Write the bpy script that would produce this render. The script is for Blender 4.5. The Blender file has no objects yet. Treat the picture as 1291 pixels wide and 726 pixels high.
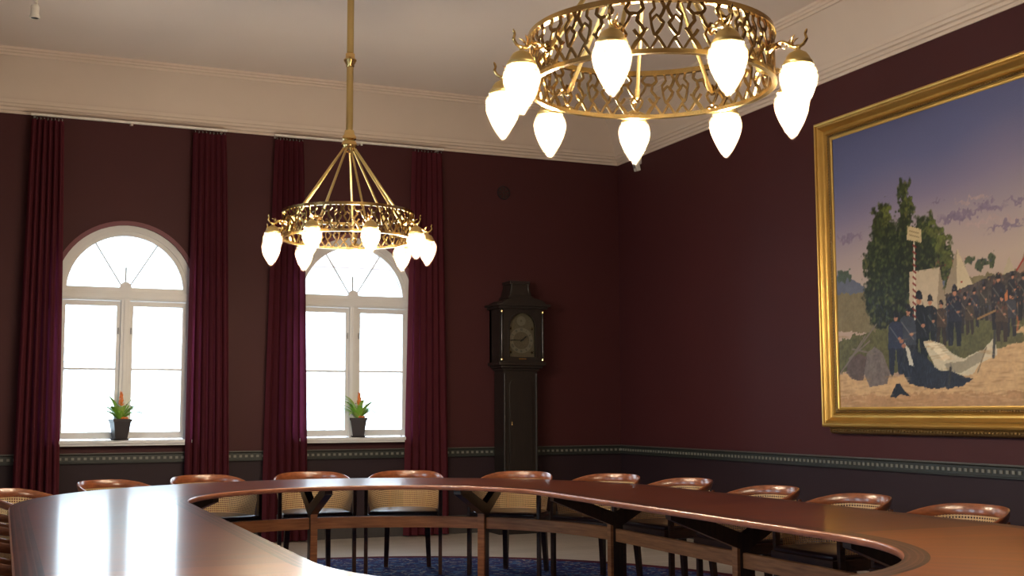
import bpy, bmesh, math, random
import numpy as np
from mathutils import Vector, Matrix
R = math.radians
PI = math.pi
rnd = random.Random(7)
sc = bpy.context.scene
col = sc.collection

# ------------------------------------------------------------------ node helpers
def new_mat(name):
    m = bpy.data.materials.new(name); m.use_nodes = True
    m.node_tree.nodes.clear()
    return m, m.node_tree
def nd(nt, kind, **kw):
    n = nt.nodes.new(kind)
    for k, v in kw.items():
        if k.startswith('i_'):
            n.inputs[k[2:].replace('_', ' ')].default_value = v
        else: setattr(n, k, v)
    return n
def lk(nt, a, b): nt.links.new(a, b)
def math_(nt, op, a, b=None, c=None):
    n = nt.nodes.new('ShaderNodeMath'); n.operation = op
    for i, v in enumerate((a, b, c)):
        if v is None: continue
        if isinstance(v, (int, float)): n.inputs[i].default_value = v
        else: nt.links.new(v, n.inputs[i])
    return n.outputs[0]
def mixc(nt, f, a, b, mode='MIX'):
    n = nt.nodes.new('ShaderNodeMix'); n.data_type = 'RGBA'; n.blend_type = mode
    for i, v in ((0, f), (6, a), (7, b)):
        if isinstance(v, (int, float)): n.inputs[i].default_value = v
        elif isinstance(v, tuple): n.inputs[i].default_value = (v[0], v[1], v[2], 1)
        else: nt.links.new(v, n.inputs[i])
    return n.outputs[2]
def principled(nt, base, rough=.5, metal=0, bump=None, spec=.5, coat=0, coat_rough=.05, **extra):
    p = nd(nt, 'ShaderNodeBsdfPrincipled')
    for key, v in (('Base Color', base), ('Roughness', rough), ('Metallic', metal)):
        if isinstance(v, tuple): p.inputs[key].default_value = (v[0], v[1], v[2], 1)
        elif isinstance(v, (int, float)): p.inputs[key].default_value = v
        else: lk(nt, v, p.inputs[key])
    p.inputs['Specular IOR Level'].default_value = spec
    p.inputs['Coat Weight'].default_value = coat
    p.inputs['Coat Roughness'].default_value = coat_rough
    for k, v in extra.items(): p.inputs[k.replace('_', ' ')].default_value = v
    if bump is not None:
        h, st, dist = bump
        b = nd(nt, 'ShaderNodeBump'); b.inputs['Strength'].default_value = st; b.inputs['Distance'].default_value = dist
        lk(nt, h, b.inputs['Height']); lk(nt, b.outputs[0], p.inputs['Normal'])
    return p
def out(nt, sh):
    o = nd(nt, 'ShaderNodeOutputMaterial'); lk(nt, sh, o.inputs['Surface'])
def noise(nt, scale, vec=None, detail=3, rough=.5, mapscale=None, coord='Object'):
    tc = nd(nt, 'ShaderNodeTexCoord')
    v = vec if vec is not None else tc.outputs[coord]
    if mapscale:
        mp = nd(nt, 'ShaderNodeMapping'); mp.inputs['Scale'].default_value = mapscale
        lk(nt, v, mp.inputs['Vector']); v = mp.outputs[0]
    n = nd(nt, 'ShaderNodeTexNoise'); n.inputs['Scale'].default_value = scale
    n.inputs['Detail'].default_value = detail; n.inputs['Roughness'].default_value = rough
    lk(nt, v, n.inputs['Vector'])
    return n.outputs['Fac']
def s2l(r, g, b):
    f = lambda c: (c / 255 / 12.92) if c / 255 <= .04045 else ((c / 255 + .055) / 1.055) ** 2.4
    return (f(r), f(g), f(b))
def simple(name, base, rough=.5, metal=0, nscale=30, namt=.15, bump=.0, mapscale=None, **kw):
    m, nt = new_mat(name)
    f = noise(nt, nscale, mapscale=mapscale)
    c = mixc(nt, f, tuple(x * (1 - namt) for x in base), tuple(min(1, x * (1 + namt)) for x in base))
    p = principled(nt, c, rough, metal, bump=(f, bump, .004) if bump else None, **kw)
    out(nt, p.outputs[0])
    return m

# ------------------------------------------------------------------ materials
M = {}
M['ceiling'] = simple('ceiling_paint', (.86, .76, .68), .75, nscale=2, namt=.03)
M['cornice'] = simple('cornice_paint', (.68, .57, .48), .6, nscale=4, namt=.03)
def wall_mat():
    m, nt = new_mat('maroon_wall')
    tc = nd(nt, 'ShaderNodeTexCoord'); sx = nd(nt, 'ShaderNodeSeparateXYZ'); lk(nt, tc.outputs['Object'], sx.inputs[0])
    f = math_(nt, 'GREATER_THAN', sx.outputs[2], .80)
    n1 = noise(nt, 1.3, detail=2)
    up = mixc(nt, n1, (.049, .0105, .0125), (.060, .0132, .0152))
    lo = mixc(nt, n1, (.020, .0095, .0140), (.024, .0115, .0165))
    c = mixc(nt, f, lo, up)
    w = noise(nt, 260, detail=1)
    p = principled(nt, c, .62, bump=(w, .15, .001), spec=.3)
    out(nt, p.outputs[0]); return m
M['wall'] = wall_mat()
M['rail'] = simple('rail_paint', (.022, .025, .023), .45, nscale=8)
M['rail_hi'] = simple('rail_dentil_paint', (.17, .17, .145), .6, nscale=30)
M['rail_top'] = simple('rail_top_paint', (.055, .055, .048), .55, nscale=30)
M['skirting'] = simple('skirting_paint', (.05, .045, .045), .5)
def floor_mat():
    m, nt = new_mat('floorboards')
    tc = nd(nt, 'ShaderNodeTexCoord')
    mp = nd(nt, 'ShaderNodeMapping'); lk(nt, tc.outputs['Object'], mp.inputs['Vector'])
    br = nd(nt, 'ShaderNodeTexBrick'); br.offset = .37
    br.inputs['Scale'].default_value = 1; br.inputs['Brick Width'].default_value = 2.4; br.inputs['Row Height'].default_value = .12
    br.inputs['Mortar Size'].default_value = .002; br.inputs['Bias'].default_value = 0
    br.inputs['Color1'].default_value = (.44, .385, .33, 1); br.inputs['Color2'].default_value = (.54, .48, .42, 1); br.inputs['Mortar'].default_value = (.05, .04, .03, 1)
    lk(nt, mp.outputs[0], br.inputs['Vector'])
    g = noise(nt, 6, mapscale=(1, 16, 1), detail=5)
    c = mixc(nt, .35, br.outputs['Color'], mixc(nt, g, (.26, .22, .185), (.60, .54, .48)), 'MIX')
    p = principled(nt, c, .35, coat=.2, coat_rough=.2)
    out(nt, p.outputs[0]); return m
M['floor'] = floor_mat()
def rug_mat():
    m, nt = new_mat('rug_pile')
    at = nd(nt, 'ShaderNodeAttribute', attribute_name='edge')
    v = nd(nt, 'ShaderNodeTexVoronoi'); v.inputs['Scale'].default_value = 16
    tc = nd(nt, 'ShaderNodeTexCoord'); lk(nt, tc.outputs['Object'], v.inputs['Vector'])
    n1 = noise(nt, 22, detail=2); n2 = noise(nt, 11, detail=3, mapscale=(1, 1.2, 1)); n3 = noise(nt, 26, detail=2)
    base = mixc(nt, n1, (.008, .022, .10), (.016, .05, .22))
    r1 = nd(nt, 'ShaderNodeValToRGB'); r1.color_ramp.elements[0].position = .52; r1.color_ramp.elements[1].position = .58; lk(nt, n2, r1.inputs[0])
    c = mixc(nt, r1.outputs[0], base, (.06, .20, .42))
    r2 = nd(nt, 'ShaderNodeValToRGB'); r2.color_ramp.elements[0].position = .60; r2.color_ramp.elements[1].position = .64; lk(nt, n3, r2.inputs[0])
    c = mixc(nt, r2.outputs[0], c, (.62, .56, .46))
    r3 = nd(nt, 'ShaderNodeValToRGB'); r3.color_ramp.elements[0].position = .16; r3.color_ramp.elements[1].position = .10; lk(nt, v.outputs['Distance'], r3.inputs[0])
    c = mixc(nt, math_(nt, 'MULTIPLY', r3.outputs[0], .6), c, (.03, .012, .05))
    e = math_(nt, 'LESS_THAN', at.outputs['Fac'], .11)
    c = mixc(nt, e, c, (.075, .012, .018))
    p = principled(nt, c, .95, spec=.1, bump=(noise(nt, 300, detail=1), .5, .004))
    out(nt, p.outputs[0]); return m
M['rug'] = rug_mat()
def wood(name, dark, light, rough=.25, coat=.5, axis_scale=(1, 1, 1), scale=10, coat_rough=.12, spec=.5):
    m, nt = new_mat(name)
    f = noise(nt, scale, mapscale=axis_scale, detail=6, rough=.6)
    r = nd(nt, 'ShaderNodeValToRGB'); r.color_ramp.elements[0].position = .3; r.color_ramp.elements[1].position = .72; lk(nt, f, r.inputs[0])
    c = mixc(nt, r.outputs[0], dark, light)
    p = principled(nt, c, rough, coat=coat, coat_rough=coat_rough, spec=spec)
    out(nt, p.outputs[0]); return m
def tabletop_mat():
    # uv.x = metres along the perimeter, uv.y = metres in from the inner edge (0 .. 0.915)
    m, nt = new_mat('mahogany_top')
    uv = nd(nt, 'ShaderNodeUVMap', uv_map='uv'); sx = nd(nt, 'ShaderNodeSeparateXYZ'); lk(nt, uv.outputs[0], sx.inputs[0])
    tone = nd(nt, 'ShaderNodeAttribute', attribute_name='tone')
    mp = nd(nt, 'ShaderNodeMapping'); mp.inputs['Scale'].default_value = (13, .7, 1); lk(nt, uv.outputs[0], mp.inputs['Vector'])
    n1 = nd(nt, 'ShaderNodeTexNoise'); n1.inputs['Scale'].default_value = 1; n1.inputs['Detail'].default_value = 7; n1.inputs['Roughness'].default_value = .65; lk(nt, mp.outputs[0], n1.inputs['Vector'])
    mp2 = nd(nt, 'ShaderNodeMapping'); mp2.inputs['Scale'].default_value = (3.2, .25, 1); lk(nt, uv.outputs[0], mp2.inputs['Vector'])
    n2 = nd(nt, 'ShaderNodeTexNoise'); n2.inputs['Scale'].default_value = 1; n2.inputs['Detail'].default_value = 3; lk(nt, mp2.outputs[0], n2.inputs['Vector'])
    r = nd(nt, 'ShaderNodeValToRGB'); r.color_ramp.elements[0].position = .36; r.color_ramp.elements[1].position = .64; lk(nt, n1.outputs['Fac'], r.inputs[0])
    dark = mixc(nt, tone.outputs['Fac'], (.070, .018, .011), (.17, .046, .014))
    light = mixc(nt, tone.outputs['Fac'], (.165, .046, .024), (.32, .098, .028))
    body = mixc(nt, r.outputs[0], dark, light)
    body = mixc(nt, math_(nt, 'MULTIPLY', n2.outputs['Fac'], .6), body, dark)
    # cross-banded borders with dark stringing lines
    d1 = sx.outputs[1]; d2 = math_(nt, 'SUBTRACT', .915, sx.outputs[1])
    d = math_(nt, 'MINIMUM', d1, d2)
    mp3 = nd(nt, 'ShaderNodeMapping'); mp3.inputs['Scale'].default_value = (1.6, 60, 1); lk(nt, uv.outputs[0], mp3.inputs['Vector'])
    n3 = nd(nt, 'ShaderNodeTexNoise'); n3.inputs['Scale'].default_value = 1; n3.inputs['Detail'].default_value = 3; lk(nt, mp3.outputs[0], n3.inputs['Vector'])
    r3 = nd(nt, 'ShaderNodeValToRGB'); r3.color_ramp.elements[0].position = .38; r3.color_ramp.elements[1].position = .62; lk(nt, n3.outputs['Fac'], r3.inputs[0])
    band = mixc(nt, r3.outputs[0], (.018, .008, .007), (.075, .026, .018))
    inb = math_(nt, 'LESS_THAN', d, .085)
    c = mixc(nt, inb, body, band)
    ln = math_(nt, 'COMPARE', d, .087, .002)
    c = mixc(nt, ln, c, (.02, .008, .006))
    for q, wq in ((.022, .003), (.050, .004), (.068, .002)):
        c = mixc(nt, math_(nt, 'COMPARE', d, q, wq), c, (.13, .050, .032))
    rr = math_(nt, 'MULTIPLY_ADD', n1.outputs['Fac'], .06, .27)
    p = principled(nt, c, rr, coat=.42, coat_rough=.12, spec=.25)
    out(nt, p.outputs[0]); return m
M['top'] = tabletop_mat()
M['wood_dark'] = wood('dark_mahogany', (.022, .011, .008), (.055, .027, .017), .32, .3, (8, 8, 1), 6)
M['wood_rail'] = wood('rail_mahogany', (.22, .070, .022), (.48, .18, .062), .45, .05, (1, 1, 14), 5)
M['wood_edge'] = wood('edge_mahogany', (.16, .055, .030), (.34, .13, .070), .30, .4, (2, 2, 20), 5)
M['wood_chair'] = wood('chair_mahogany', (.11, .031, .012), (.27, .082, .029), .30, .55, (5, 5, 18), 4, .14)
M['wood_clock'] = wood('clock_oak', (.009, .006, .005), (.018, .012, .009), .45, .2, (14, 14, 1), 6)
M['wood_leg'] = wood('chair_leg_mahogany', (.035, .013, .007), (.085, .030, .015), .35, .3, (5, 5, 18), 4, .16)
M['leather'] = simple('seat_leather', (.030, .010, .009), .33, nscale=60, bump=.12, coat=.3, coat_rough=.25)
def cane_mat():
    m, nt = new_mat('woven_cane')
    uv = nd(nt, 'ShaderNodeUVMap', uv_map='uv'); sx = nd(nt, 'ShaderNodeSeparateXYZ'); lk(nt, uv.outputs[0], sx.inputs[0])
    P = .016
    def hole(ou, ov):
        a = math_(nt, 'SUBTRACT', math_(nt, 'FRACT', math_(nt, 'ADD', math_(nt, 'DIVIDE', sx.outputs[0], P), ou)), .5)
        b = math_(nt, 'SUBTRACT', math_(nt, 'FRACT', math_(nt, 'ADD', math_(nt, 'DIVIDE', sx.outputs[1], P), ov)), .5)
        d = math_(nt, 'SQRT', math_(nt, 'ADD', math_(nt, 'MULTIPLY', a, a), math_(nt, 'MULTIPLY', b, b)))
        return math_(nt, 'LESS_THAN', d, .31)
    h = hole(0, 0)
    a = math_(nt, 'PINGPONG', math_(nt, 'DIVIDE', math_(nt, 'ADD', sx.outputs[0], sx.outputs[1]), P / 3), .5)
    c = mixc(nt, a, (.50, .31, .14), (.72, .50, .27))
    p = principled(nt, c, .42, spec=.5)
    tl = nd(nt, 'ShaderNodeBsdfTranslucent'); tl.inputs[0].default_value = (.6, .4, .2, 1)
    mx0 = nd(nt, 'ShaderNodeMixShader'); mx0.inputs[0].default_value = .25; lk(nt, p.outputs[0], mx0.inputs[1]); lk(nt, tl.outputs[0], mx0.inputs[2])
    tr = nd(nt, 'ShaderNodeBsdfTransparent')
    mx = nd(nt, 'ShaderNodeMixShader'); lk(nt, h, mx.inputs[0]); lk(nt, mx0.outputs[0], mx.inputs[1]); lk(nt, tr.outputs[0], mx.inputs[2])
    out(nt, mx.outputs[0]); return m
M['cane'] = cane_mat()
M['brass'] = simple('polished_brass', (.78, .55, .22), .20, 1, nscale=25, namt=.12)
M['brass_dark'] = simple('aged_brass', (.36, .235, .095), .22, 1, nscale=60, namt=.35)
M['brass_rod'] = simple('satin_brass', (.66, .50, .21), .34, 1, nscale=12, namt=.08)
def gold_mat(name, a, b, rough, bumpst, scale, sp=None):
    m, nt = new_mat(name)
    f = noise(nt, scale, detail=4)
    c = mixc(nt, f, a, b)
    v = noise(nt, 90, detail=2)
    p = principled(nt, c, rough, .85, bump=(v, bumpst, .003))
    out(nt, p.outputs[0]); return m
M['gilt'] = gold_mat('gilt_frame', (.50, .29, .07), (.72, .46, .13), .32, .15, 5)
M['gilt_dark'] = gold_mat('old_gilt', (.14, .085, .03), (.30, .19, .07), .42, .9, 25)
M['white_paint'] = simple('white_window_paint', (.72, .72, .72), .4, nscale=6, namt=.03)
M['reveal_paint'] = simple('reveal_paint', (.17, .055, .07), .55, nscale=6, namt=.06)
def glass_mat():
    m, nt = new_mat('window_glass')
    t = nd(nt, 'ShaderNodeBsdfTransparent'); t.inputs[0].default_value = (.96, .98, .98, 1)
    g = nd(nt, 'ShaderNodeBsdfGlossy'); g.inputs['Roughness'].default_value = .02
    fr = nd(nt, 'ShaderNodeFresnel'); fr.inputs['IOR'].default_value = 1.3
    f = math_(nt, 'MULTIPLY', fr.outputs[0], .6)
    mx = nd(nt, 'ShaderNodeMixShader'); lk(nt, f, mx.inputs[0]); lk(nt, t.outputs[0], mx.inputs[1]); lk(nt, g.outputs[0], mx.inputs[2])
    out(nt, mx.outputs[0]); return m
M['glass'] = glass_mat()
def globe_mat():
    m, nt = new_mat('prismatic_globe_glass')
    uv = nd(nt, 'ShaderNodeUVMap', uv_map='uv'); sx = nd(nt, 'ShaderNodeSeparateXYZ'); lk(nt, uv.outputs[0], sx.inputs[0])
    u = math_(nt, 'MULTIPLY', sx.outputs[0], 18); v = math_(nt, 'MULTIPLY', sx.outputs[1], 20)
    a = math_(nt, 'PINGPONG', math_(nt, 'ADD', u, v), 1); b = math_(nt, 'PINGPONG', math_(nt, 'SUBTRACT', u, v), 1)
    h = math_(nt, 'MULTIPLY', a, b)
    bp = nd(nt, 'ShaderNodeBump'); bp.inputs['Strength'].default_value = .7; bp.inputs['Distance'].default_value = .003; lk(nt, h, bp.inputs['Height'])
    t = nd(nt, 'ShaderNodeBsdfTransparent'); t.inputs[0].default_value = (1, .97, .9, 1)
    tl = nd(nt, 'ShaderNodeBsdfTranslucent'); tl.inputs[0].default_value = (1, .80, .52, 1); lk(nt, bp.outputs[0], tl.inputs['Normal'])
    g = nd(nt, 'ShaderNodeBsdfGlossy'); g.inputs['Roughness'].default_value = .12; lk(nt, bp.outputs[0], g.inputs['Normal'])
    fac = math_(nt, 'MULTIPLY_ADD', h, .045, .030)
    m1 = nd(nt, 'ShaderNodeMixShader'); lk(nt, fac, m1.inputs[0]); lk(nt, t.outputs[0], m1.inputs[1]); lk(nt, tl.outputs[0], m1.inputs[2])
    m2 = nd(nt, 'ShaderNodeMixShader'); m2.inputs[0].default_value = .03; lk(nt, m1.outputs[0], m2.inputs[1]); lk(nt, g.outputs[0], m2.inputs[2])
    out(nt, m2.outputs[0]); return m
M['globe'] = globe_mat()
BULB = 430.0
def bulb_mat():
    m, nt = new_mat('lit_bulb')
    e = nd(nt, 'ShaderNodeEmission'); e.inputs[0].default_value = (1, .84, .65, 1); e.inputs[1].default_value = BULB
    out(nt, e.outputs[0]); return m
M['bulb'] = bulb_mat()
def cloth_mat():
    m, nt = new_mat('curtain_cloth')
    f = noise(nt, 120, mapscale=(1, 1, .3), detail=2)
    c = mixc(nt, f, (.080, .0175, .0240), (.110, .0265, .0350))
    p = principled(nt, c, 1.0, spec=.0)
    tl = nd(nt, 'ShaderNodeBsdfTranslucent'); tl.inputs[0].default_value = (.40, .06, .16, 1)
    mx = nd(nt, 'ShaderNodeMixShader'); mx.inputs[0].default_value = .16; lk(nt, p.outputs[0], mx.inputs[1]); lk(nt, tl.outputs[0], mx.inputs[2])
    out(nt, mx.outputs[0]); return m
M['cloth'] = cloth_mat()
M['pot'] = simple('dark_pot', (.035, .030, .034), .5, nscale=20)
M['soil'] = simple('soil', (.10, .035, .015), .95, nscale=80, namt=.5, bump=.5)
M['leaf'] = simple('leaf_green', (.20, .42, .05), .42, nscale=25, namt=.35)
M['leaf_pale'] = simple('leaf_pale_green', (.30, .45, .10), .42, nscale=25, namt=.25)
M['bract'] = simple('orange_bract', (.75, .20, .04), .5, nscale=40, namt=.3)
M['fixture'] = simple('white_fixture', (.80, .77, .70), .35)
M['black'] = simple('black_plastic', (.02, .02, .02), .35)
M['grey_metal'] = simple('grey_metal', (.3, .3, .3), .4, .7)
M['dial'] = simple('brass_dial', (.13, .105, .068), .5, .3, nscale=60, namt=.3)
M['dial_ring'] = simple('silvered_ring', (.20, .17, .125), .5, .2, nscale=40, namt=.1)
M['vent'] = simple('dark_vent', (.02, .008, .008), .6)
M['facade'] = simple('pale_render', (.80, .80, .78), .9, nscale=1, namt=.03)
M['facade_trim'] = simple('facade_trim', (.68, .68, .66), .9, nscale=1, namt=.03)
M['facade_glass'] = simple('far_window_glass', (.45, .47, .50), .2)
M['facade_red'] = simple('far_red_brick', (.45, .25, .22), .9)
M['roof'] = simple('far_roof_tile', (.40, .30, .27), .9)
M['pavement'] = simple('pavement', (.45, .45, .44), .9)
def paint_mat():
    m, nt = new_mat('oil_paint')
    at = nd(nt, 'ShaderNodeAttribute', attribute_name='pigment')
    f = noise(nt, 75, detail=3)
    p = principled(nt, at.outputs['Color'], .42, spec=.22, coat=.12, coat_rough=.16, bump=(f, .35, .004))
    nb = [n for n in nt.nodes if n.type == 'BUMP'][0]; lk(nt, nb.outputs[0], p.inputs['Coat Normal'])
    out(nt, p.outputs[0]); return m
M['canvas'] = paint_mat()

# ------------------------------------------------------------------ mesh builder
class MB:
    def __init__(s): s.v = []; s.f = []; s.uv = []; s.mi = []; s.mat = 0
    def vert(s, p): s.v.append(tuple(p)); return len(s.v) - 1
    def face(s, idx, uv=None): s.f.append(tuple(idx)); s.uv.append(uv); s.mi.append(s.mat)
    def grid(s, rows, closed_u=False, closed_v=False, uvs=None, flip=False):
        n = len(rows); m_ = len(rows[0]); base = len(s.v)
        for r in rows:
            for p in r: s.v.append(tuple(p))
        for i in range(n if closed_v else n - 1):
            for j in range(m_ if closed_u else m_ - 1):
                a = (i, j); b = (i, (j + 1) % m_); c = ((i + 1) % n, (j + 1) % m_); d = ((i + 1) % n, j)
                q = [base + x * m_ + y for x, y in (a, b, c, d)]
                if uvs:
                    jj = j + 1; ii = i + 1
                    u = [uvs(i, j), uvs(i, jj), uvs(ii, jj), uvs(ii, j)]
                else: u = None
                if flip: q.reverse(); u = u[::-1] if u else None
                s.face(q, u)
        return base
    def box(s, c, d, rot=None, taper=(1, 1), bev=0):
        x, y, z = (k / 2 for k in d); b = len(s.v)
        pts = []
        for sz in (-1, 1):
            tx, ty = (1, 1) if sz < 0 else taper
            for sx_, sy_ in ((-1, -1), (1, -1), (1, 1), (-1, 1)): pts.append(Vector((sx_ * x * tx, sy_ * y * ty, sz * z)))
        for p in pts:
            if rot is not None: p = rot @ p
            s.v.append(tuple(p + Vector(c)))
        for q in ((3, 2, 1, 0), (4, 5, 6, 7), (0, 1, 5, 4), (1, 2, 6, 5), (2, 3, 7, 6), (3, 0, 4, 7)): s.face([b + k for k in q])
    def lathe(s, prof, seg=16, c=(0, 0, 0), uv=False, caps=True):
        rows = []
        for r, z in prof:
            rows.append([(c[0] + r * math.cos(2 * PI * k / seg), c[1] + r * math.sin(2 * PI * k / seg), c[2] + z) for k in range(seg)])
        n = len(prof)
        s.grid(rows, closed_u=True, uvs=(lambda i, j: (j / seg, i / (n - 1))) if uv else None)
        if caps:
            if prof[0][0] > 1e-5: s.face([len(s.v) - n * seg + k for k in range(seg)][::-1])
            if prof[-1][0] > 1e-5: s.face([len(s.v) - seg + k for k in range(seg)])
    def tube(s, pts, rad, seg=8, caps=True, closed=False):
        pts = [Vector(p) for p in pts]; n = len(pts)
        if isinstance(rad, (int, float)): rad = [rad] * n
        rows = []; prev = None
        for i, p in enumerate(pts):
            if closed: t = pts[(i + 1) % n] - pts[i - 1]
            else: t = pts[min(i + 1, n - 1)] - pts[max(i - 1, 0)]
            t.normalize()
            if prev is None:
                a = Vector((0, 0, 1)) if abs(t.z) < .9 else Vector((1, 0, 0))
                u = t.cross(a).normalized()
            else:
                u = (prev - t * prev.dot(t)).normalized()
            prev = u; w = t.cross(u)
            rows.append([p + (u * math.cos(2 * PI * k / seg) + w * math.sin(2 * PI * k / seg)) * rad[i] for k in range(seg)])
        b = s.grid(rows, closed_u=True, closed_v=closed)
        if caps and not closed:
            s.face([b + k for k in range(seg)][::-1]); s.face([b + (n - 1) * seg + k for k in range(seg)])
    def prism(s, poly, frame, t0, t1):
        # poly: list of (a,b); frame: function (a,b,t)->point
        b = len(s.v); n = len(poly)
        for t in (t0, t1):
            for a_, b_ in poly: s.v.append(tuple(frame(a_, b_, t)))
        s.face([b + k for k in range(n)][::-1]); s.face([b + n + k for k in range(n)])
        for k in range(n): s.face([b + k, b + (k + 1) % n, b + n + (k + 1) % n, b + n + k])
    def build(s, name, mats, parent=None, smooth=True, fix=True, bevel=0, angle=40):
        me = bpy.data.meshes.new(name); me.from_pydata(s.v, [], s.f)
        if not isinstance(mats, (list, tuple)): mats = [mats]
        for m in mats: me.materials.append(m)
        if any(u is not None for u in s.uv):
            l = me.uv_layers.new(name='uv'); k = 0
            for f, u in zip(s.f, s.uv):
                for q in range(len(f)):
                    l.data[k].uv = u[q] if u else (0, 0); k += 1
        me.polygons.foreach_set('material_index', s.mi)
        if fix or bevel:
            bm = bmesh.new(); bm.from_mesh(me)
            if bevel:
                bmesh.ops.bevel(bm, geom=[e for e in bm.edges if e.is_manifold and e.calc_face_angle(0) > R(35)], offset=bevel, segments=2, affect='EDGES', profile=.6, clamp_overlap=True)
            if fix: bmesh.ops.recalc_face_normals(bm, faces=bm.faces)
            bm.to_mesh(me); bm.free()
        if smooth: me.shade_auto_smooth(R(angle)) if hasattr(me, 'shade_auto_smooth') else smooth_by_angle(me, angle)
        o = bpy.data.objects.new(name, me); col.objects.link(o)
        if parent: o.parent = parent
        return o
def smooth_by_angle(me, angle):
    me.polygons.foreach_set('use_smooth', [True] * len(me.polygons))
    me.set_sharp_from_angle(angle=R(angle))
def thing(name, label, cat, loc=(0, 0, 0), rz=0, group=None):
    o = bpy.data.objects.new(name, None); col.objects.link(o)
    o.location = loc; o.rotation_euler = (0, 0, rz); o.empty_display_size = .1
    o['label'] = label; o['category'] = cat
    if group: o['group'] = group
    return o
def tag(o, label, cat, group=None):
    o['label'] = label; o['category'] = cat
    if group: o['group'] = group
    return o
def structure(o, label=None):
    o['kind'] = 'structure'
    if label: o['label'] = label
    return o
def copy_tree(o, parent=None):
    c = o.copy(); col.objects.link(c); c.parent = parent
    for ch in list(o.children): copy_tree(ch, c)
    return c

# ------------------------------------------------------------------ room
X0, X1, Y0, Y1 = -1.99, 6.03, -1.6, 11.24
ZC = 4.33; ZK = 3.83
OW, OH_SPRING, OR, SILL = .60, 2.29, .60, .93      # opening half width, springing height, radius, sill height
WT = .38
def arch_wall(name, centers, a0, a1, place, out_dir):
    # place(a, z, depth) -> world point. wall runs a0..a1, from z 0 to 4.5, inner face depth 0, outer WT
    mb = MB(); NA = 24
    def quad(pts, d):
        mb.face([mb.vert(place(a, z, d)) for a, z in pts])
    edges = []
    cur = a0
    for c in centers:
        for d in (0, WT):
            quad([(cur, 0), (c - OW, 0), (c - OW, 4.5), (cur, 4.5)], d)
            quad([(c - OW, 0), (c + OW, 0), (c + OW, SILL), (c - OW, SILL)], d)
            arc = [(c - OR * math.cos(PI * k / NA), OH_SPRING + OR * math.sin(PI * k / NA)) for k in range(NA + 1)]
            for k in range(NA):
                quad([arc[k], arc[k + 1], (arc[k + 1][0], 4.5), (arc[k][0], 4.5)], d)
        outline = [(c - OW, SILL)] + arc + [(c + OW, SILL)]
        for k in range(len(outline)):
            p, q = outline[k], outline[(k + 1) % len(outline)]
            mb.face([mb.vert(place(*p, 0)), mb.vert(place(*q, 0)), mb.vert(place(*q, WT)), mb.vert(place(*p, WT))])
        cur = c + OW
    for d in (0, WT): quad([(cur, 0), (a1, 0), (a1, 4.5), (cur, 4.5)], d)
    for a in (a0, a1): mb.face([mb.vert(place(a, 0, 0)), mb.vert(place(a, 4.5, 0)), mb.vert(place(a, 4.5, WT)), mb.vert(place(a, 0, WT))])
    for z in (0, 4.5): mb.face([mb.vert(place(a0, z, 0)), mb.vert(place(a1, z, 0)), mb.vert(place(a1, z, WT)), mb.vert(place(a0, z, WT))])
    o = mb.build(name, M['wall'], smooth=False, fix=False)
    bm = bmesh.new(); bm.from_mesh(o.data); bmesh.ops.remove_doubles(bm, verts=bm.verts, dist=1e-4); bmesh.ops.recalc_face_normals(bm, faces=bm.faces); bm.to_mesh(o.data); bm.free()
    return structure(o)
WIN_BACK = [.995, 3.115]
WIN_LEFT_ADDED = [2.6, 5.4, 8.2]  # unseen windows added in the left wall to light the room
arch_wall('wall_back', WIN_BACK, X0 - WT, X1 + .3, lambda a, z, d: (a, Y1 + d, z), 1)
arch_wall('wall_left', WIN_LEFT_ADDED, Y0, Y1, lambda a, z, d: (X0 - d, a, z), 1)
mb = MB(); mb.box((X1 + .15, (Y0 + Y1) / 2, 2.25), (.3, Y1 - Y0, 4.5)); structure(mb.build('wall_right', M['wall'], smooth=False))
mb = MB(); mb.box(((X0 + X1) / 2, Y0 - .15, 2.25), (X1 - X0 + .6, .3, 4.5)); structure(mb.build('wall_front', M['wall'], smooth=False))
mb = MB(); mb.box(((X0 + X1) / 2, (Y0 + Y1) / 2, -.1), (X1 - X0 + .76, Y1 - Y0 + .76, .2)); structure(mb.build('floor', M['floor'], smooth=False))
mb = MB(); mb.box(((X0 + X1) / 2, (Y0 + Y1) / 2, ZC + .15), (X1 - X0 + .7, Y1 - Y0 + .7, .3)); structure(mb.build('ceiling', M['ceiling'], smooth=False))

def room_sweep(name, prof, mat, sides='all', closed_prof=True):
    # prof: list of (offset from wall, z)
    mb = MB(); rows = []
    for o_, z in prof:
        rows.append([(X0 + o_, Y0 + o_, z), (X1 - o_, Y0 + o_, z), (X1 - o_, Y1 - o_, z), (X0 + o_, Y1 - o_, z)])
    mb.grid(rows, closed_u=True, closed_v=closed_prof)
    return structure(mb.build(name, mat, smooth=True, angle=30))
# cornice at the wall top, cove and border moulding on the ceiling
cp = [(-.01, ZK), (.012, ZK), (.016, ZK + .022), (.030, ZK + .028), (.034, ZK + .050), (.052, ZK + .058), (.058, ZK + .078), (.070, ZK + .084), (.078, ZK + .112), (.086, ZK + .120)]
cove = []
for k in range(9):
    t = k / 8
    cove.append((.086 + (.325 - .086) * t - .012 * math.sin(PI * t), ZK + .120 + (4.262 - ZK - .120) * t + .012 * math.sin(PI * t)))
up = [(.325, 4.262), (.340, 4.262), (.343, 4.283), (.356, 4.288), (.358, 4.305), (.372, 4.312), (.378, 4.335), (-.01, 4.335)]
room_sweep('trim_1', cp + cove + up[1:], M['cornice'])
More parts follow.
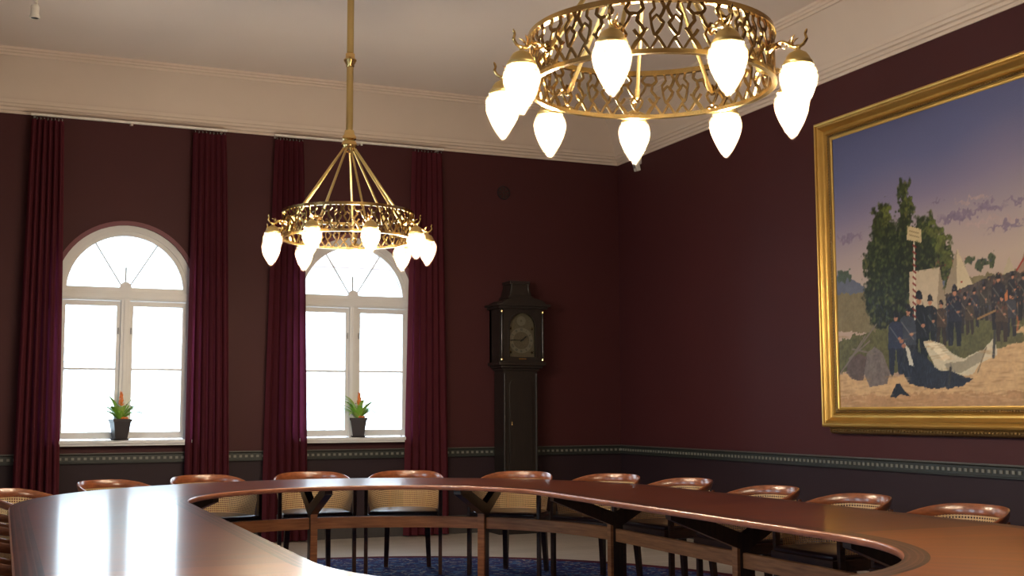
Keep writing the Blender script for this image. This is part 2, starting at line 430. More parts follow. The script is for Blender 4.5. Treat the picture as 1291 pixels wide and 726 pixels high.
# chair rail and skirting: one piece for the whole room each
pr = [(-.01, .842), (.034, .842), (.036, .832), (.028, .826), (.022, .822), (.022, .764), (.028, .760), (.028, .752), (-.01, .750)]
WINSPAN = []
def rail_run(name, a0, a1, place, n_place):
    mb = MB()
    for a in (a0, a1): pass
    rows = [[place(a0, o_, z), place(a1, o_, z)] for o_, z in pr]
    mb.mat = 0; mb.grid(rows, closed_v=True)
    # lighter top bead
    mb.mat = 1
    rows = [[place(a0, o_, z), place(a1, o_, z)] for o_, z in ((.020, .843), (.038, .843), (.039, .833), (.020, .829))]
    mb.grid(rows, closed_v=True)
    mb.mat = 2
    n = int((a1 - a0) / .052)
    for k in range(n):
        a = a0 + (k + .5) * (a1 - a0) / n; w = .012
        pts = [(a - w, .783), (a + w, .783), (a + w, .805), (a - w, .805)]
        mb.prism(pts, lambda p, z, t: place(p, t, z), .015, .029)
    return structure(mb.build(name, [M['rail'], M['rail_top'], M['rail_hi']], smooth=False))
rail_run('trim_2', X0, X1, lambda a, o_, z: (a, Y1 - o_, z), None)
rail_run('trim_3', Y0, Y1 - .02, lambda a, o_, z: (X1 - o_, a, z), None)
rail_run('trim_4', Y0, Y1 - .02, lambda a, o_, z: (X0 + o_, a, z), None)
for nm, c, d in (('baseboard_back', ((X0 + X1) / 2, Y1 - .012, .08), (X1 - X0, .024, .16)), ('baseboard_right', (X1 - .012, (Y0 + Y1) / 2, .08), (.024, Y1 - Y0 - .05, .16)), ('baseboard_left', (X0 + .012, (Y0 + Y1) / 2, .08), (.024, Y1 - Y0 - .05, .16))):
    mb = MB(); mb.box(c, d); mb.box((c[0], c[1], .168), (d[0] * (1 if d[0] > 1 else .6), d[1] * (1 if d[1] > 1 else .6), .016)); structure(mb.build(nm, M['skirting'], smooth=False))

# ------------------------------------------------------------------ windows (built facing -Y, origin at wall inner face, floor level)
def arc_pts(r, zc, n=32, a0=0, a1=PI): return [(-r * math.cos(a0 + (a1 - a0) * k / n), zc + r * math.sin(a0 + (a1 - a0) * k / n)) for k in range(n + 1)]
def ring(mb, ro, ri, zc, zb, y0, y1, n=32):
    o_ = [(-ro, zb)] + arc_pts(ro, zc, n) + [(ro, zb)]; i_ = [(-ri, zb)] + arc_pts(ri, zc, n) + [(ri, zb)]
    rows = [[(x, y0, z) for x, z in o_], [(x, y1, z) for x, z in o_], [(x, y1, z) for x, z in i_], [(x, y0, z) for x, z in i_]]
    mb.grid(rows, closed_v=True)
def bxx(mb, x0, x1, y0, y1, z0, z1): mb.box(((x0 + x1) / 2, (y0 + y1) / 2, (z0 + z1) / 2), (x1 - x0, y1 - y0, z1 - z0))
def make_window(name):
    w = bpy.data.objects.new(name, None); col.objects.link(w); w['kind'] = 'structure'
    mb = MB(); ring(mb, .636, .598, 2.29, .955, -.022, .004); mb.build('arch_moulding', M['reveal_paint'], w)
    mb = MB(); ring(mb, .600, .545, 2.29, .95, .02, .12); ring(mb, .548, .535, 2.29, .95, .035, .11)
    fr = mb.build('window_frame', M['white_paint'], w)
    mb = MB(); bxx(mb, -.55, .55, .01, .11, 2.205, 2.285); bxx(mb, -.55, .55, -.004, .02, 2.222, 2.268); mb.build('transom', M['white_paint'], w, smooth=False, bevel=.004)
    mb = MB(); bxx(mb, -.038, .038, .005, .10, .95, 2.21); bxx(mb, -.012, .012, -.006, .01, .95, 2.21); mb.build('mullion', M['white_paint'], w, smooth=False, bevel=.004)
    for sx_ in (-1, 1):
        mb = MB(); x0, x1 = (.040, .537)
        a, b = (x0, x1) if sx_ > 0 else (-x1, -x0)
        st = .032
        bxx(mb, a, a + st, .03, .075, .965, 2.20); bxx(mb, b - st, b, .03, .075, .965, 2.20)
        bxx(mb, a + st, b - st, .03, .075, .965, 1.025); bxx(mb, a + st, b - st, .03, .075, 2.155, 2.20)
        bxx(mb, a + st, b - st, .04, .065, 1.578, 1.596)
        s_ = mb.build('sash', M['white_paint'], w, smooth=False)
        mb = MB(); bxx(mb, a + st, b - st, .050, .054, 1.025, 2.155); mb.build('pane', M['glass'], s_, smooth=False)
        mb = MB(); xh = .055 * sx_
        mb.lathe([(.0, -.03), (.006, -.028), (.006, .028), (.0, .03)], 8, (xh, .022, 1.93)); mb.box((xh, .026, 1.93), (.012, .012, .02)); mb.build('sash_catch', M['grey_metal'], s_)
    # fanlight: sash ring, sill bar, two raking glazing bars and a half-round hub
    mb = MB(); ring(mb, .537, .505, 2.29, 2.285, .03, .075); bxx(mb, -.537, .537, .03, .075, 2.285, 2.325)
    for sx_ in (-1, 1):
        p = Vector((sx_ * .03, .052, 2.33)); q = Vector((sx_ * .27, .052, 2.29 + math.sqrt(.51 ** 2 - .27 ** 2)))
        mb.tube([p, q], .0075, 6)
    mb.box((0, .06, 2.42), (.016, .006, .19))
    fs = mb.build('fanlight_sash', M['white_paint'], w)
    mb = MB(); mb.prism([(x, z) for x, z in arc_pts(.052, 2.325, 12)], lambda a, b, t: (a, t, b), .028, .07); mb.build('hub', M['white_paint'], fs)
    mb = MB(); mb.prism(arc_pts(.507, 2.29, 32), lambda a, b, t: (a, t, b), .050, .054); mb.build('pane', M['glass'], fs, smooth=False)
    mb = MB(); bxx(mb, -.600, .600, -.105, .12, .925, .955); bxx(mb, -.585, .585, -.09, .0, .905, .926); mb.build('window_sill', M['white_paint'], w, smooth=False, bevel=.005)
    return w
w1 = make_window('window_1'); w1.location = (WIN_BACK[0], Y1, 0)
w2 = copy_tree(w1); w2.name = 'window_2'; w2.location = (WIN_BACK[1], Y1, 0)
for k, yy in enumerate(WIN_LEFT_ADDED):
    w = copy_tree(w1); w.name = 'window_%d' % (k + 3); w.location = (X0, yy, 0); w.rotation_euler = (0, 0, R(90))  # added left-wall windows, out of view, there to let daylight in

# ------------------------------------------------------------------ curtains
def curtain(label, tx0, tx1, bx0, bx1, seed, nf=6):
    r = random.Random(seed); NU = 84; NV = 40; z1, z0 = 3.768, .015
    ph = [r.uniform(-.5, .5) for _ in range(nf + 2)]; am = [r.uniform(.7, 1.25) for _ in range(nf + 2)]
    rows = []
    for j in range(NV + 1):
        t = j / NV; z = z1 + (z0 - z1) * t
        a = tx0 + (bx0 - tx0) * t ** .8; b = tx1 + (bx1 - tx1) * t ** .8
        row = []
        for i in range(NU + 1):
            u = i / NU; k = u * nf; ki = int(k)
            env = am[ki] * (1 - (k - ki)) + am[ki + 1] * (k - ki)
            depth = .026 + .012 * t
            y = 11.10 + math.cos(2 * PI * k + .25 * ph[ki] * math.sin(t * 3)) * depth * env + .006 * math.sin(5 * t + 9 * u + seed)
            x = a + (b - a) * (u + .012 * math.sin(2 * PI * k * 2 + seed) + .01 * ph[ki] * math.sin(PI * (k - ki)) * t)
            row.append((x, y, z))
        rows.append(row)
    e = thing('curtain', label, 'curtain', ((bx0 + bx1) / 2, 11.10, 0), group='wine curtains beside the arched windows')
    mb = MB(); mb.grid(rows)
    mb.v = [(x - (bx0 + bx1) / 2, y - 11.10, z) for x, y, z in mb.v]
    mb.build('drape', M['cloth'], e, fix=False, angle=80)
    n = 9
    for k in range(n):
        mb = MB(); x = tx0 + (tx1 - tx0) * (k + .5) / n - (bx0 + bx1) / 2
        mb.tube([(x, 0, 3.765), (x + .004, 0, 3.778), (x, 0, 3.787)], .003, 5)
        mb.build('hook', M['grey_metal'], e)
    return e
curtain('wine red curtain at the far left, hanging left of the left arched window', .147, .414, .098, .485, 1)
curtain('wine red curtain hanging against the right edge of the left arched window', 1.534, 1.836, 1.525, 1.94, 2)
curtain('wine red curtain hanging against the left edge of the right arched window', 2.295, 2.568, 2.225, 2.665, 3)
curtain('wine red curtain right of the right arched window, nearest the tall clock', 3.665, 3.974, 3.600, 4.06, 4)
def track(label, xa, xb):
    mb = MB(); mb.box(((xa + xb) / 2, 11.10, 3.808), (xb - xa, .03, .020))
    o = thing('curtain_track', label, 'curtain track', ((xa + xb) / 2, 11.10, 3.8))
    mb.v = [(x - (xa + xb) / 2, y - 11.10, z - 3.8) for x, y, z in mb.v]
    mb.build('rail', M['fixture'], o, smooth=False, bevel=.004)
    for f in (.02, .5, .98):
        mb = MB(); x = (xb - xa) * (f - .5); mb.box((x, .07, .014), (.018, .15, .012)); (mb.box((x, .0, -.008), (.018, .022, .024)) if f == .5 else None); mb.build('bracket', M['fixture'], o, smooth=False)
track('white ceiling-height curtain track above the left arched window', .142, 1.842)
track('white ceiling-height curtain track above the right arched window', 2.284, 3.985)
SKY = 9.0
EXPO = 0.48
# painted scene on the canvas: kind, name, colour, points in metres from the canvas corner, jitter, texture
PAINT = [
    ('E', 'e', (118, 104, 128), [(1.378, 1.318), (0.295, 0.027)], 0.05, 0.12),
    ('E', 'e', (118, 104, 128), [(1.627, 1.311), (0.135, 0.032)], 0.05, 0.12),
    ('E', 'e', (118, 104, 128), [(1.266, 1.297), (0.182, 0.022)], 0.05, 0.12),
    ('E', 'e', (118, 104, 128), [(1.755, 1.171), (0.226, 0.026)], 0.05, 0.12),
    ('E', 'e', (118, 104, 128), [(1.559, 1.344), (0.083, 0.021)], 0.05, 0.12),
    ('E', 'e', (118, 104, 128), [(1.897, 1.331), (0.188, 0.02)], 0.05, 0.12),
    ('E', 'e', (118, 104, 128), [(0.17, 1.307), (0.167, 0.037)], 0.05, 0.12),
    ('E', 'e', (118, 104, 128), [(1.12, 1.432), (0.077, 0.016)], 0.05, 0.12),
    ('E', 'e', (176, 152, 150), [(1.552, 1.227), (0.238, 0.016)], 0.04, 0.1),
    ('E', 'e', (176, 152, 150), [(1.455, 1.393), (0.175, 0.014)], 0.04, 0.1),
    ('E', 'e', (176, 152, 150), [(1.857, 1.208), (0.19, 0.015)], 0.04, 0.1),
    ('P', 'hill', (96, 100, 116), [(-0.036, 1.019), (0.082, 1.057), (0.201, 0.982), (0.336, 0.908), (0.599, 0.865), (0.93, 0.851), (1.242, 0.875), (1.874, 0.846), (3.4, 0.82), (3.4, 0.55), (-0.051, 0.707)], 0.02, 0.1),
    ('E', 'e', (72, 84, 70), [(0.099, 1.018), (0.094, 0.049)], 0.03, 0.2),
    ('E', 'e', (70, 78, 55), [(1.409, 0.977), (0.043, 0.037)], 0.03, 0.25),
    ('E', 'e', (70, 78, 55), [(1.515, 0.949), (0.056, 0.037)], 0.03, 0.25),
    ('E', 'e', (70, 78, 55), [(1.6, 0.97), (0.041, 0.048)], 0.03, 0.25),
    ('E', 'e', (70, 78, 55), [(1.321, 0.954), (0.043, 0.038)], 0.03, 0.25),
    ('P', 'grassfar', (120, 108, 78), [(1.125, 0.832), (1.353, 0.875), (1.876, 0.882), (3.4, 0.864), (3.4, 0.452), (-0.057, 0.583), (-0.043, 0.882), (0.424, 0.864)], 0.02, 0.15),
    ('E', 'e', (46, 54, 32), [(0.799, 1.443), (0.082, 0.244)], 0.06, 0.5),
    ('E', 'e', (50, 56, 30), [(0.554, 1.344), (0.137, 0.178)], 0.06, 0.5),
    ('E', 'e', (40, 48, 30), [(0.479, 1.085), (0.148, 0.238)], 0.06, 0.5),
    ('E', 'e', (34, 42, 26), [(0.678, 1.062), (0.214, 0.304)], 0.06, 0.5),
    ('E', 'e', (44, 52, 28), [(0.989, 1.196), (0.14, 0.192)], 0.06, 0.5),
    ('E', 'e', (50, 58, 30), [(1.116, 1.078), (0.129, 0.2)], 0.06, 0.5),
    ('E', 'e', (32, 38, 24), [(0.897, 0.979), (0.251, 0.239)], 0.06, 0.5),
    ('E', 'e', (60, 66, 40), [(0.364, 1.099), (0.053, 0.048)], 0.06, 0.5),
    ('E', 'e', (38, 44, 32), [(0.553, 0.81), (0.268, 0.236)], 0.06, 0.5),
    ('E', 'e', (52, 58, 34), [(1.214, 0.917), (0.06, 0.11)], 0.06, 0.5),
    ('E', 'e', (84, 90, 44), [(1.151, 1.146), (0.068, 0.1)], 0.06, 0.6),
    ('E', 'e', (84, 90, 44), [(0.609, 1.396), (0.06, 0.083)], 0.06, 0.6),
    ('E', 'e', (84, 90, 44), [(0.827, 1.509), (0.033, 0.104)], 0.06, 0.6),
    ('E', 'e', (84, 90, 44), [(1.047, 1.245), (0.062, 0.067)], 0.06, 0.6),
    ('E', 'e', (84, 90, 44), [(1.173, 1.004), (0.053, 0.078)], 0.06, 0.6),
    ('E', 'e', (30, 34, 26), [(0.673, 0.654), (0.246, 0.151)], 0.05, 0.4),
    ('P', 'tent1', (186, 168, 142), [(0.823, 0.97), (1.126, 0.976), (1.174, 0.739), (1.181, 0.606), (0.805, 0.633)], 0.004, 0.06),
    ('P', 'tent1s', (150, 132, 108), [(1.126, 0.976), (1.174, 0.739), (1.181, 0.606), (1.075, 0.614)], 0.004, 0.06),
    ('P', 'tent2', (196, 178, 146), [(1.298, 1.083), (1.455, 0.768), (1.436, 0.684), (1.142, 0.708), (1.187, 0.848)], 0.004, 0.06),
    ('P', 'tent2s', (150, 134, 112), [(1.298, 1.083), (1.269, 0.698), (1.142, 0.708), (1.187, 0.848)], 0.004, 0.06),
    ('P', 'tent3', (176, 160, 134), [(1.757, 0.978), (1.802, 0.854), (1.696, 0.865)], 0.003, 0.05),
    ('P', 'tent4', (150, 120, 100), [(1.882, 0.983), (2.07, 1.05), (3.4, 0.746), (1.788, 0.829)], 0.003, 0.05),
    ('L', 'l', (150, 50, 40), [(1.789, 0.85), (1.942, 1.016)], 0.01, 0),
    ('L', 'l', (70, 56, 40), [(1.1, 1.069), (1.141, 0.964)], 0.008, 0),
    ('L', 'l', (70, 56, 40), [(1.079, 0.976), (1.187, 0.981)], 0.006, 0),
    ('E', 'e', (150, 60, 50), [(1.329, 0.85), (0.012, 0.008)], 0, 0),
    ('P', 'grass', (88, 86, 52), [(-0.06, 0.521), (0.318, 0.56), (0.837, 0.614), (1.228, 0.625), (1.653, 0.583), (3.4, 0.574), (3.4, 0.354), (1.205, 0.234), (-0.072, 0.273)], 0.03, 0.3),
    ('P', 'road', (196, 160, 116), [(-0.072, 0.273), (0.478, 0.209), (1.054, 0.238), (1.43, 0.343), (1.628, 0.397), (1.679, 0.451), (1.854, 0.517), (3.4, 0.55), (3.4, -0.134), (-0.093, -0.16)], 0.02, 0.12),
    ('P', 'roadnear', (176, 136, 96), [(-0.082, 0.087), (0.809, 0.099), (3.4, 0.07), (3.4, -0.134), (-0.093, -0.16)], 0.03, 0.14),
    ('P', 'grass2', (92, 88, 56), [(1.502, 0.356), (1.661, 0.488), (1.851, 0.466), (1.848, 0.416), (1.654, 0.375)], 0.02, 0.3),
    ('P', 'crowd', (70, 60, 56), [(1.16, 0.773), (1.327, 0.812), (1.53, 0.846), (1.683, 0.872), (1.875, 0.861), (3.4, 0.854), (3.4, 0.53), (1.72, 0.578), (1.444, 0.576), (1.193, 0.55)], 0.02, 0.5),
    ('P', 'coat', (56, 54, 60), [(1.156, 0.683), (1.179, 0.695), (1.224, 0.692), (1.245, 0.676), (1.243, 0.562), (1.145, 0.569)], 0.004, 0.2),
    ('P', 'legs', (42, 40, 45), [(1.149, 0.574), (1.192, 0.572), (1.177, 0.453), (1.147, 0.454)], 0.002, 0.2),
    ('P', 'legs', (42, 40, 45), [(1.197, 0.571), (1.239, 0.568), (1.232, 0.45), (1.206, 0.451)], 0.002, 0.2),
    ('L', 'l', (116, 110, 104), [(1.164, 0.671), (1.232, 0.592)], 0.004, 0),
    ('E', 'e', (176, 120, 92), [(1.202, 0.708), (0.014, 0.014)], 0, 0),
    ('P', 'hat', (28, 26, 30), [(1.183, 0.718), (1.19, 0.743), (1.205, 0.75), (1.218, 0.741), (1.224, 0.712)], 0.002, 0.1),
    ('E', 'e', (170, 116, 88), [(1.219, 0.615), (0.012, 0.007)], 0, 0),
    ('P', 'coat', (60, 52, 52), [(1.309, 0.716), (1.331, 0.728), (1.372, 0.724), (1.392, 0.709), (1.39, 0.602), (1.298, 0.608)], 0.004, 0.2),
    ('P', 'legs', (45, 39, 39), [(1.303, 0.614), (1.343, 0.611), (1.328, 0.498), (1.301, 0.5)], 0.002, 0.2),
    ('P', 'legs', (45, 39, 39), [(1.347, 0.61), (1.386, 0.607), (1.38, 0.495), (1.355, 0.497)], 0.002, 0.2),
    ('L', 'l', (120, 108, 96), [(1.317, 0.705), (1.379, 0.629)], 0.004, 0),
    ('E', 'e', (176, 120, 92), [(1.352, 0.739), (0.013, 0.014)], 0, 0),
    ('P', 'hat', (28, 26, 30), [(1.335, 0.749), (1.341, 0.773), (1.355, 0.78), (1.367, 0.771), (1.373, 0.743)], 0.002, 0.1),
    ('E', 'e', (170, 116, 88), [(1.368, 0.652), (0.011, 0.006)], 0, 0),
    ('P', 'coat', (52, 50, 56), [(1.399, 0.743), (1.42, 0.754), (1.459, 0.75), (1.478, 0.736), (1.476, 0.634), (1.39, 0.64)], 0.004, 0.2),
    ('P', 'legs', (39, 37, 42), [(1.394, 0.645), (1.431, 0.642), (1.417, 0.536), (1.392, 0.537)], 0.002, 0.2),
    ('P', 'legs', (39, 37, 42), [(1.435, 0.642), (1.472, 0.639), (1.466, 0.532), (1.443, 0.534)], 0.002, 0.2),
    ('L', 'l', (112, 106, 100), [(1.407, 0.732), (1.466, 0.66)], 0.004, 0),
    ('E', 'e', (176, 120, 92), [(1.44, 0.765), (0.012, 0.013)], 0, 0),
    ('P', 'hat', (28, 26, 30), [(1.424, 0.774), (1.43, 0.797), (1.443, 0.803), (1.454, 0.794), (1.459, 0.768)], 0.002, 0.1),
    ('E', 'e', (170, 116, 88), [(1.455, 0.681), (0.01, 0.007)], 0, 0),
    ('P', 'coat', (60, 54, 50), [(1.488, 0.769), (1.508, 0.779), (1.545, 0.776), (1.562, 0.762), (1.56, 0.665), (1.479, 0.672)], 0.004, 0.2),
    ('P', 'legs', (45, 40, 37), [(1.483, 0.676), (1.518, 0.673), (1.505, 0.572), (1.481, 0.574)], 0.002, 0.2),
    ('P', 'legs', (45, 40, 37), [(1.522, 0.673), (1.557, 0.67), (1.551, 0.569), (1.529, 0.57)], 0.002, 0.2),
    ('L', 'l', (120, 110, 94), [(1.495, 0.758), (1.551, 0.69)], 0.004, 0),
    ('E', 'e', (176, 120, 92), [(1.527, 0.79), (0.011, 0.012)], 0, 0),
    ('P', 'hat', (28, 26, 30), [(1.511, 0.799), (1.517, 0.82), (1.529, 0.826), (1.54, 0.818), (1.545, 0.793)], 0.002, 0.1),
    ('E', 'e', (170, 116, 88), [(1.541, 0.71), (0.009, 0.007)], 0, 0),
    ('P', 'coat', (70, 54, 44), [(1.075, 0.674), (1.1, 0.687), (1.149, 0.683), (1.173, 0.666), (1.171, 0.543), (1.063, 0.55)], 0.004, 0.2),
    ('P', 'legs', (52, 40, 33), [(1.068, 0.556), (1.115, 0.553), (1.098, 0.424), (1.066, 0.426)], 0.002, 0.2),
    ('P', 'legs', (52, 40, 33), [(1.12, 0.553), (1.166, 0.55), (1.159, 0.421), (1.13, 0.422)], 0.002, 0.2),
    ('L', 'l', (130, 110, 88), [(1.084, 0.661), (1.158, 0.575)], 0.004, 0),
    ('E', 'e', (176, 120, 92), [(1.126, 0.701), (0.015, 0.015)], 0, 0),
    ('P', 'hat', (28, 26, 30), [(1.105, 0.712), (1.113, 0.739), (1.128, 0.747), (1.143, 0.737), (1.15, 0.705)], 0.002, 0.1),
    ('E', 'e', (170, 116, 88), [(1.145, 0.6), (0.013, 0.008)], 0, 0),
    ('P', 'coat', (74, 60, 48), [(1.355, 0.675), (1.374, 0.686), (1.411, 0.683), (1.428, 0.67), (1.426, 0.576), (1.346, 0.581)], 0.004, 0.2),
    ('P', 'legs', (55, 45, 36), [(1.35, 0.586), (1.385, 0.583), (1.372, 0.485), (1.348, 0.486)], 0.002, 0.2),
    ('P', 'legs', (55, 45, 36), [(1.389, 0.583), (1.423, 0.581), (1.417, 0.482), (1.396, 0.484)], 0.002, 0.2),
    ('L', 'l', (134, 116, 92), [(1.362, 0.665), (1.417, 0.6)], 0.004, 0),
    ('E', 'e', (176, 120, 92), [(1.393, 0.696), (0.011, 0.012)], 0, 0),
    ('P', 'hat', (28, 26, 30), [(1.378, 0.704), (1.384, 0.725), (1.395, 0.731), (1.406, 0.723), (1.411, 0.699)], 0.002, 0.1),
    ('E', 'e', (170, 116, 88), [(1.407, 0.619), (0.01, 0.006)], 0, 0),
    ('E', 'e', (168, 100, 56), [(1.724, 0.65), (0.085, 0.056)], 0.006, 0.2),
    ('P', 'horse neck', (178, 106, 60), [(1.686, 0.694), (1.746, 0.792), (1.793, 0.798), (1.835, 0.743), (1.845, 0.696), (1.806, 0.689), (1.762, 0.616), (1.682, 0.622)], 0.004, 0.15),
    ('L', 'l', (150, 88, 52), [(1.669, 0.623), (1.634, 0.501)], 0.014, 0),
    ('L', 'l', (150, 88, 52), [(1.708, 0.609), (1.715, 0.495)], 0.014, 0),
    ('L', 'l', (150, 88, 52), [(1.768, 0.615), (1.81, 0.551)], 0.014, 0),
    ('L', 'l', (150, 88, 52), [(1.81, 0.551), (1.794, 0.49)], 0.014, 0),
    ('P', 'coat', (40, 38, 44), [(1.596, 0.797), (1.625, 0.812), (1.68, 0.807), (1.706, 0.786), (1.702, 0.641), (1.582, 0.651)], 0.004, 0.2),
    ('P', 'legs', (30, 28, 33), [(1.588, 0.658), (1.64, 0.653), (1.621, 0.501), (1.585, 0.504)], 0.002, 0.2),
    ('P', 'legs', (30, 28, 33), [(1.646, 0.653), (1.697, 0.649), (1.688, 0.497), (1.656, 0.499)], 0.002, 0.2),
    ('L', 'l', (100, 94, 88), [(1.607, 0.781), (1.688, 0.678)], 0.004, 0),
    ('E', 'e', (176, 120, 92), [(1.654, 0.828), (0.016, 0.018)], 0, 0),
    ('P', 'hat', (28, 26, 30), [(1.63, 0.841), (1.639, 0.873), (1.657, 0.882), (1.673, 0.87), (1.68, 0.832)], 0.002, 0.1),
    ('E', 'e', (170, 116, 88), [(1.674, 0.709), (0.014, 0.009)], 0, 0),
    ('P', 'coat', (38, 36, 42), [(1.735, 0.814), (1.755, 0.825), (1.793, 0.821), (1.811, 0.807), (1.809, 0.704), (1.725, 0.712)], 0.004, 0.2),
    ('P', 'legs', (28, 27, 31), [(1.73, 0.716), (1.766, 0.713), (1.752, 0.606), (1.727, 0.608)], 0.002, 0.2),
    ('P', 'legs', (28, 27, 31), [(1.769, 0.713), (1.805, 0.71), (1.799, 0.602), (1.776, 0.604)], 0.002, 0.2),
    ('L', 'l', (98, 92, 86), [(1.742, 0.803), (1.799, 0.731)], 0.004, 0),
    ('E', 'e', (176, 120, 92), [(1.775, 0.836), (0.011, 0.013)], 0, 0),
    ('P', 'hat', (28, 26, 30), [(1.759, 0.845), (1.765, 0.868), (1.777, 0.874), (1.788, 0.866), (1.793, 0.839)], 0.002, 0.1),
    ('E', 'e', (170, 116, 88), [(1.789, 0.752), (0.01, 0.007)], 0, 0),
    ('P', 'coat', (36, 34, 38), [(1.819, 0.795), (1.843, 0.808), (1.887, 0.804), (1.908, 0.786), (1.905, 0.665), (1.807, 0.673)], 0.004, 0.2),
    ('P', 'legs', (27, 25, 28), [(1.812, 0.679), (1.855, 0.676), (1.838, 0.549), (1.809, 0.551)], 0.002, 0.2),
    ('P', 'legs', (27, 25, 28), [(1.859, 0.675), (1.901, 0.672), (1.894, 0.545), (1.867, 0.546)], 0.002, 0.2),
    ('L', 'l', (96, 90, 82), [(1.828, 0.782), (1.894, 0.696)], 0.004, 0),
    ('E', 'e', (176, 120, 92), [(1.866, 0.821), (0.013, 0.016)], 0, 0),
    ('P', 'hat', (28, 26, 30), [(1.847, 0.833), (1.854, 0.859), (1.869, 0.867), (1.882, 0.856), (1.887, 0.825)], 0.002, 0.1),
    ('E', 'e', (170, 116, 88), [(1.882, 0.722), (0.012, 0.008)], 0, 0),
    ('P', 'coat', (44, 38, 40), [(1.909, 0.75), (1.934, 0.764), (1.982, 0.759), (2.005, 0.741), (2.001, 0.609), (1.896, 0.617)], 0.004, 0.2),
    ('P', 'legs', (33, 28, 30), [(1.902, 0.623), (1.947, 0.62), (1.929, 0.482), (1.898, 0.484)], 0.002, 0.2),
    ('P', 'legs', (33, 28, 30), [(1.952, 0.619), (1.997, 0.616), (1.989, 0.478), (1.96, 0.48)], 0.002, 0.2),
    ('L', 'l', (104, 94, 84), [(1.918, 0.736), (1.989, 0.643)], 0.004, 0),
    ('E', 'e', (176, 120, 92), [(1.959, 0.778), (0.015, 0.017)], 0, 0),
    ('P', 'hat', (28, 26, 30), [(1.939, 0.79), (1.947, 0.82), (1.962, 0.828), (1.976, 0.817), (1.982, 0.783)], 0.002, 0.1),
    ('E', 'e', (170, 116, 88), [(1.977, 0.67), (0.012, 0.009)], 0, 0),
    ('E', 'e', (190, 130, 50), [(1.671, 0.664), (0.02, 0.021)], 0, 0),
    ('L', 'l', (150, 112, 70), [(1.459, 0.586), (1.697, 0.652)], 0.012, 0),
    ('P', 'coat', (56, 54, 60), [(1.706, 0.683), (1.729, 0.695), (1.774, 0.692), (1.795, 0.676), (1.793, 0.562), (1.695, 0.569)], 0.004, 0.2),
    ('P', 'legs', (42, 40, 45), [(1.699, 0.574), (1.742, 0.572), (1.727, 0.453), (1.697, 0.454)], 0.002, 0.2),
    ('P', 'legs', (42, 40, 45), [(1.747, 0.571), (1.789, 0.568), (1.782, 0.45), (1.756, 0.451)], 0.002, 0.2),
    ('L', 'l', (116, 110, 104), [(1.714, 0.671), (1.782, 0.592)], 0.004, 0),
    ('E', 'e', (176, 120, 92), [(1.752, 0.708), (0.014, 0.014)], 0, 0),
    ('P', 'hat', (28, 26, 30), [(1.733, 0.718), (1.74, 0.743), (1.755, 0.75), (1.768, 0.741), (1.774, 0.712)], 0.002, 0.1),
    ('E', 'e', (170, 116, 88), [(1.769, 0.615), (0.012, 0.007)], 0, 0),
    ('P', 'coat', (60, 52, 52), [(1.859, 0.716), (1.881, 0.728), (1.922, 0.724), (1.942, 0.709), (1.94, 0.602), (1.848, 0.608)], 0.004, 0.2),
    ('P', 'legs', (45, 39, 39), [(1.853, 0.614), (1.893, 0.611), (1.878, 0.498), (1.851, 0.5)], 0.002, 0.2),
    ('P', 'legs', (45, 39, 39), [(1.897, 0.61), (1.936, 0.607), (1.93, 0.495), (1.905, 0.497)], 0.002, 0.2),
    ('L', 'l', (120, 108, 96), [(1.867, 0.705), (1.929, 0.629)], 0.004, 0),
    ('E', 'e', (176, 120, 92), [(1.902, 0.739), (0.013, 0.014)], 0, 0),
    ('P', 'hat', (28, 26, 30), [(1.885, 0.749), (1.891, 0.773), (1.905, 0.78), (1.917, 0.771), (1.923, 0.743)], 0.002, 0.1),
    ('E', 'e', (170, 116, 88), [(1.918, 0.652), (0.011, 0.006)], 0, 0),
    ('P', 'coat', (52, 50, 56), [(1.949, 0.743), (1.97, 0.754), (2.009, 0.75), (2.028, 0.736), (2.026, 0.634), (1.94, 0.64)], 0.004, 0.2),
    ('P', 'legs', (39, 37, 42), [(1.944, 0.645), (1.981, 0.642), (1.967, 0.536), (1.942, 0.537)], 0.002, 0.2),
    ('P', 'legs', (39, 37, 42), [(1.985, 0.642), (2.022, 0.639), (2.016, 0.532), (1.993, 0.534)], 0.002, 0.2),
    ('L', 'l', (112, 106, 100), [(1.957, 0.732), (2.016, 0.66)], 0.004, 0),
    ('E', 'e', (176, 120, 92), [(1.99, 0.765), (0.012, 0.013)], 0, 0),
    ('P', 'hat', (28, 26, 30), [(1.974, 0.774), (1.98, 0.797), (1.993, 0.803), (2.004, 0.794), (2.009, 0.768)], 0.002, 0.1),
    ('E', 'e', (170, 116, 88), [(2.005, 0.681), (0.01, 0.007)], 0, 0),
    ('P', 'coat', (60, 54, 50), [(2.038, 0.769), (2.058, 0.779), (2.095, 0.776), (2.112, 0.762), (2.11, 0.665), (2.029, 0.672)], 0.004, 0.2),
    ('P', 'legs', (45, 40, 37), [(2.033, 0.676), (2.068, 0.673), (2.055, 0.572), (2.031, 0.574)], 0.002, 0.2),
    ('P', 'legs', (45, 40, 37), [(2.072, 0.673), (2.107, 0.67), (2.101, 0.569), (2.079, 0.57)], 0.002, 0.2),
    ('L', 'l', (120, 110, 94), [(2.045, 0.758), (2.101, 0.69)], 0.004, 0),
    ('E', 'e', (176, 120, 92), [(2.077, 0.79), (0.011, 0.012)], 0, 0),
    ('P', 'hat', (28, 26, 30), [(2.061, 0.799), (2.067, 0.82), (2.079, 0.826), (2.09, 0.818), (2.095, 0.793)], 0.002, 0.1),
    ('E', 'e', (170, 116, 88), [(2.091, 0.71), (0.009, 0.007)], 0, 0),
    ('P', 'coat', (70, 54, 44), [(1.625, 0.674), (1.65, 0.687), (1.699, 0.683), (1.723, 0.666), (1.721, 0.543), (1.613, 0.55)], 0.004, 0.2),
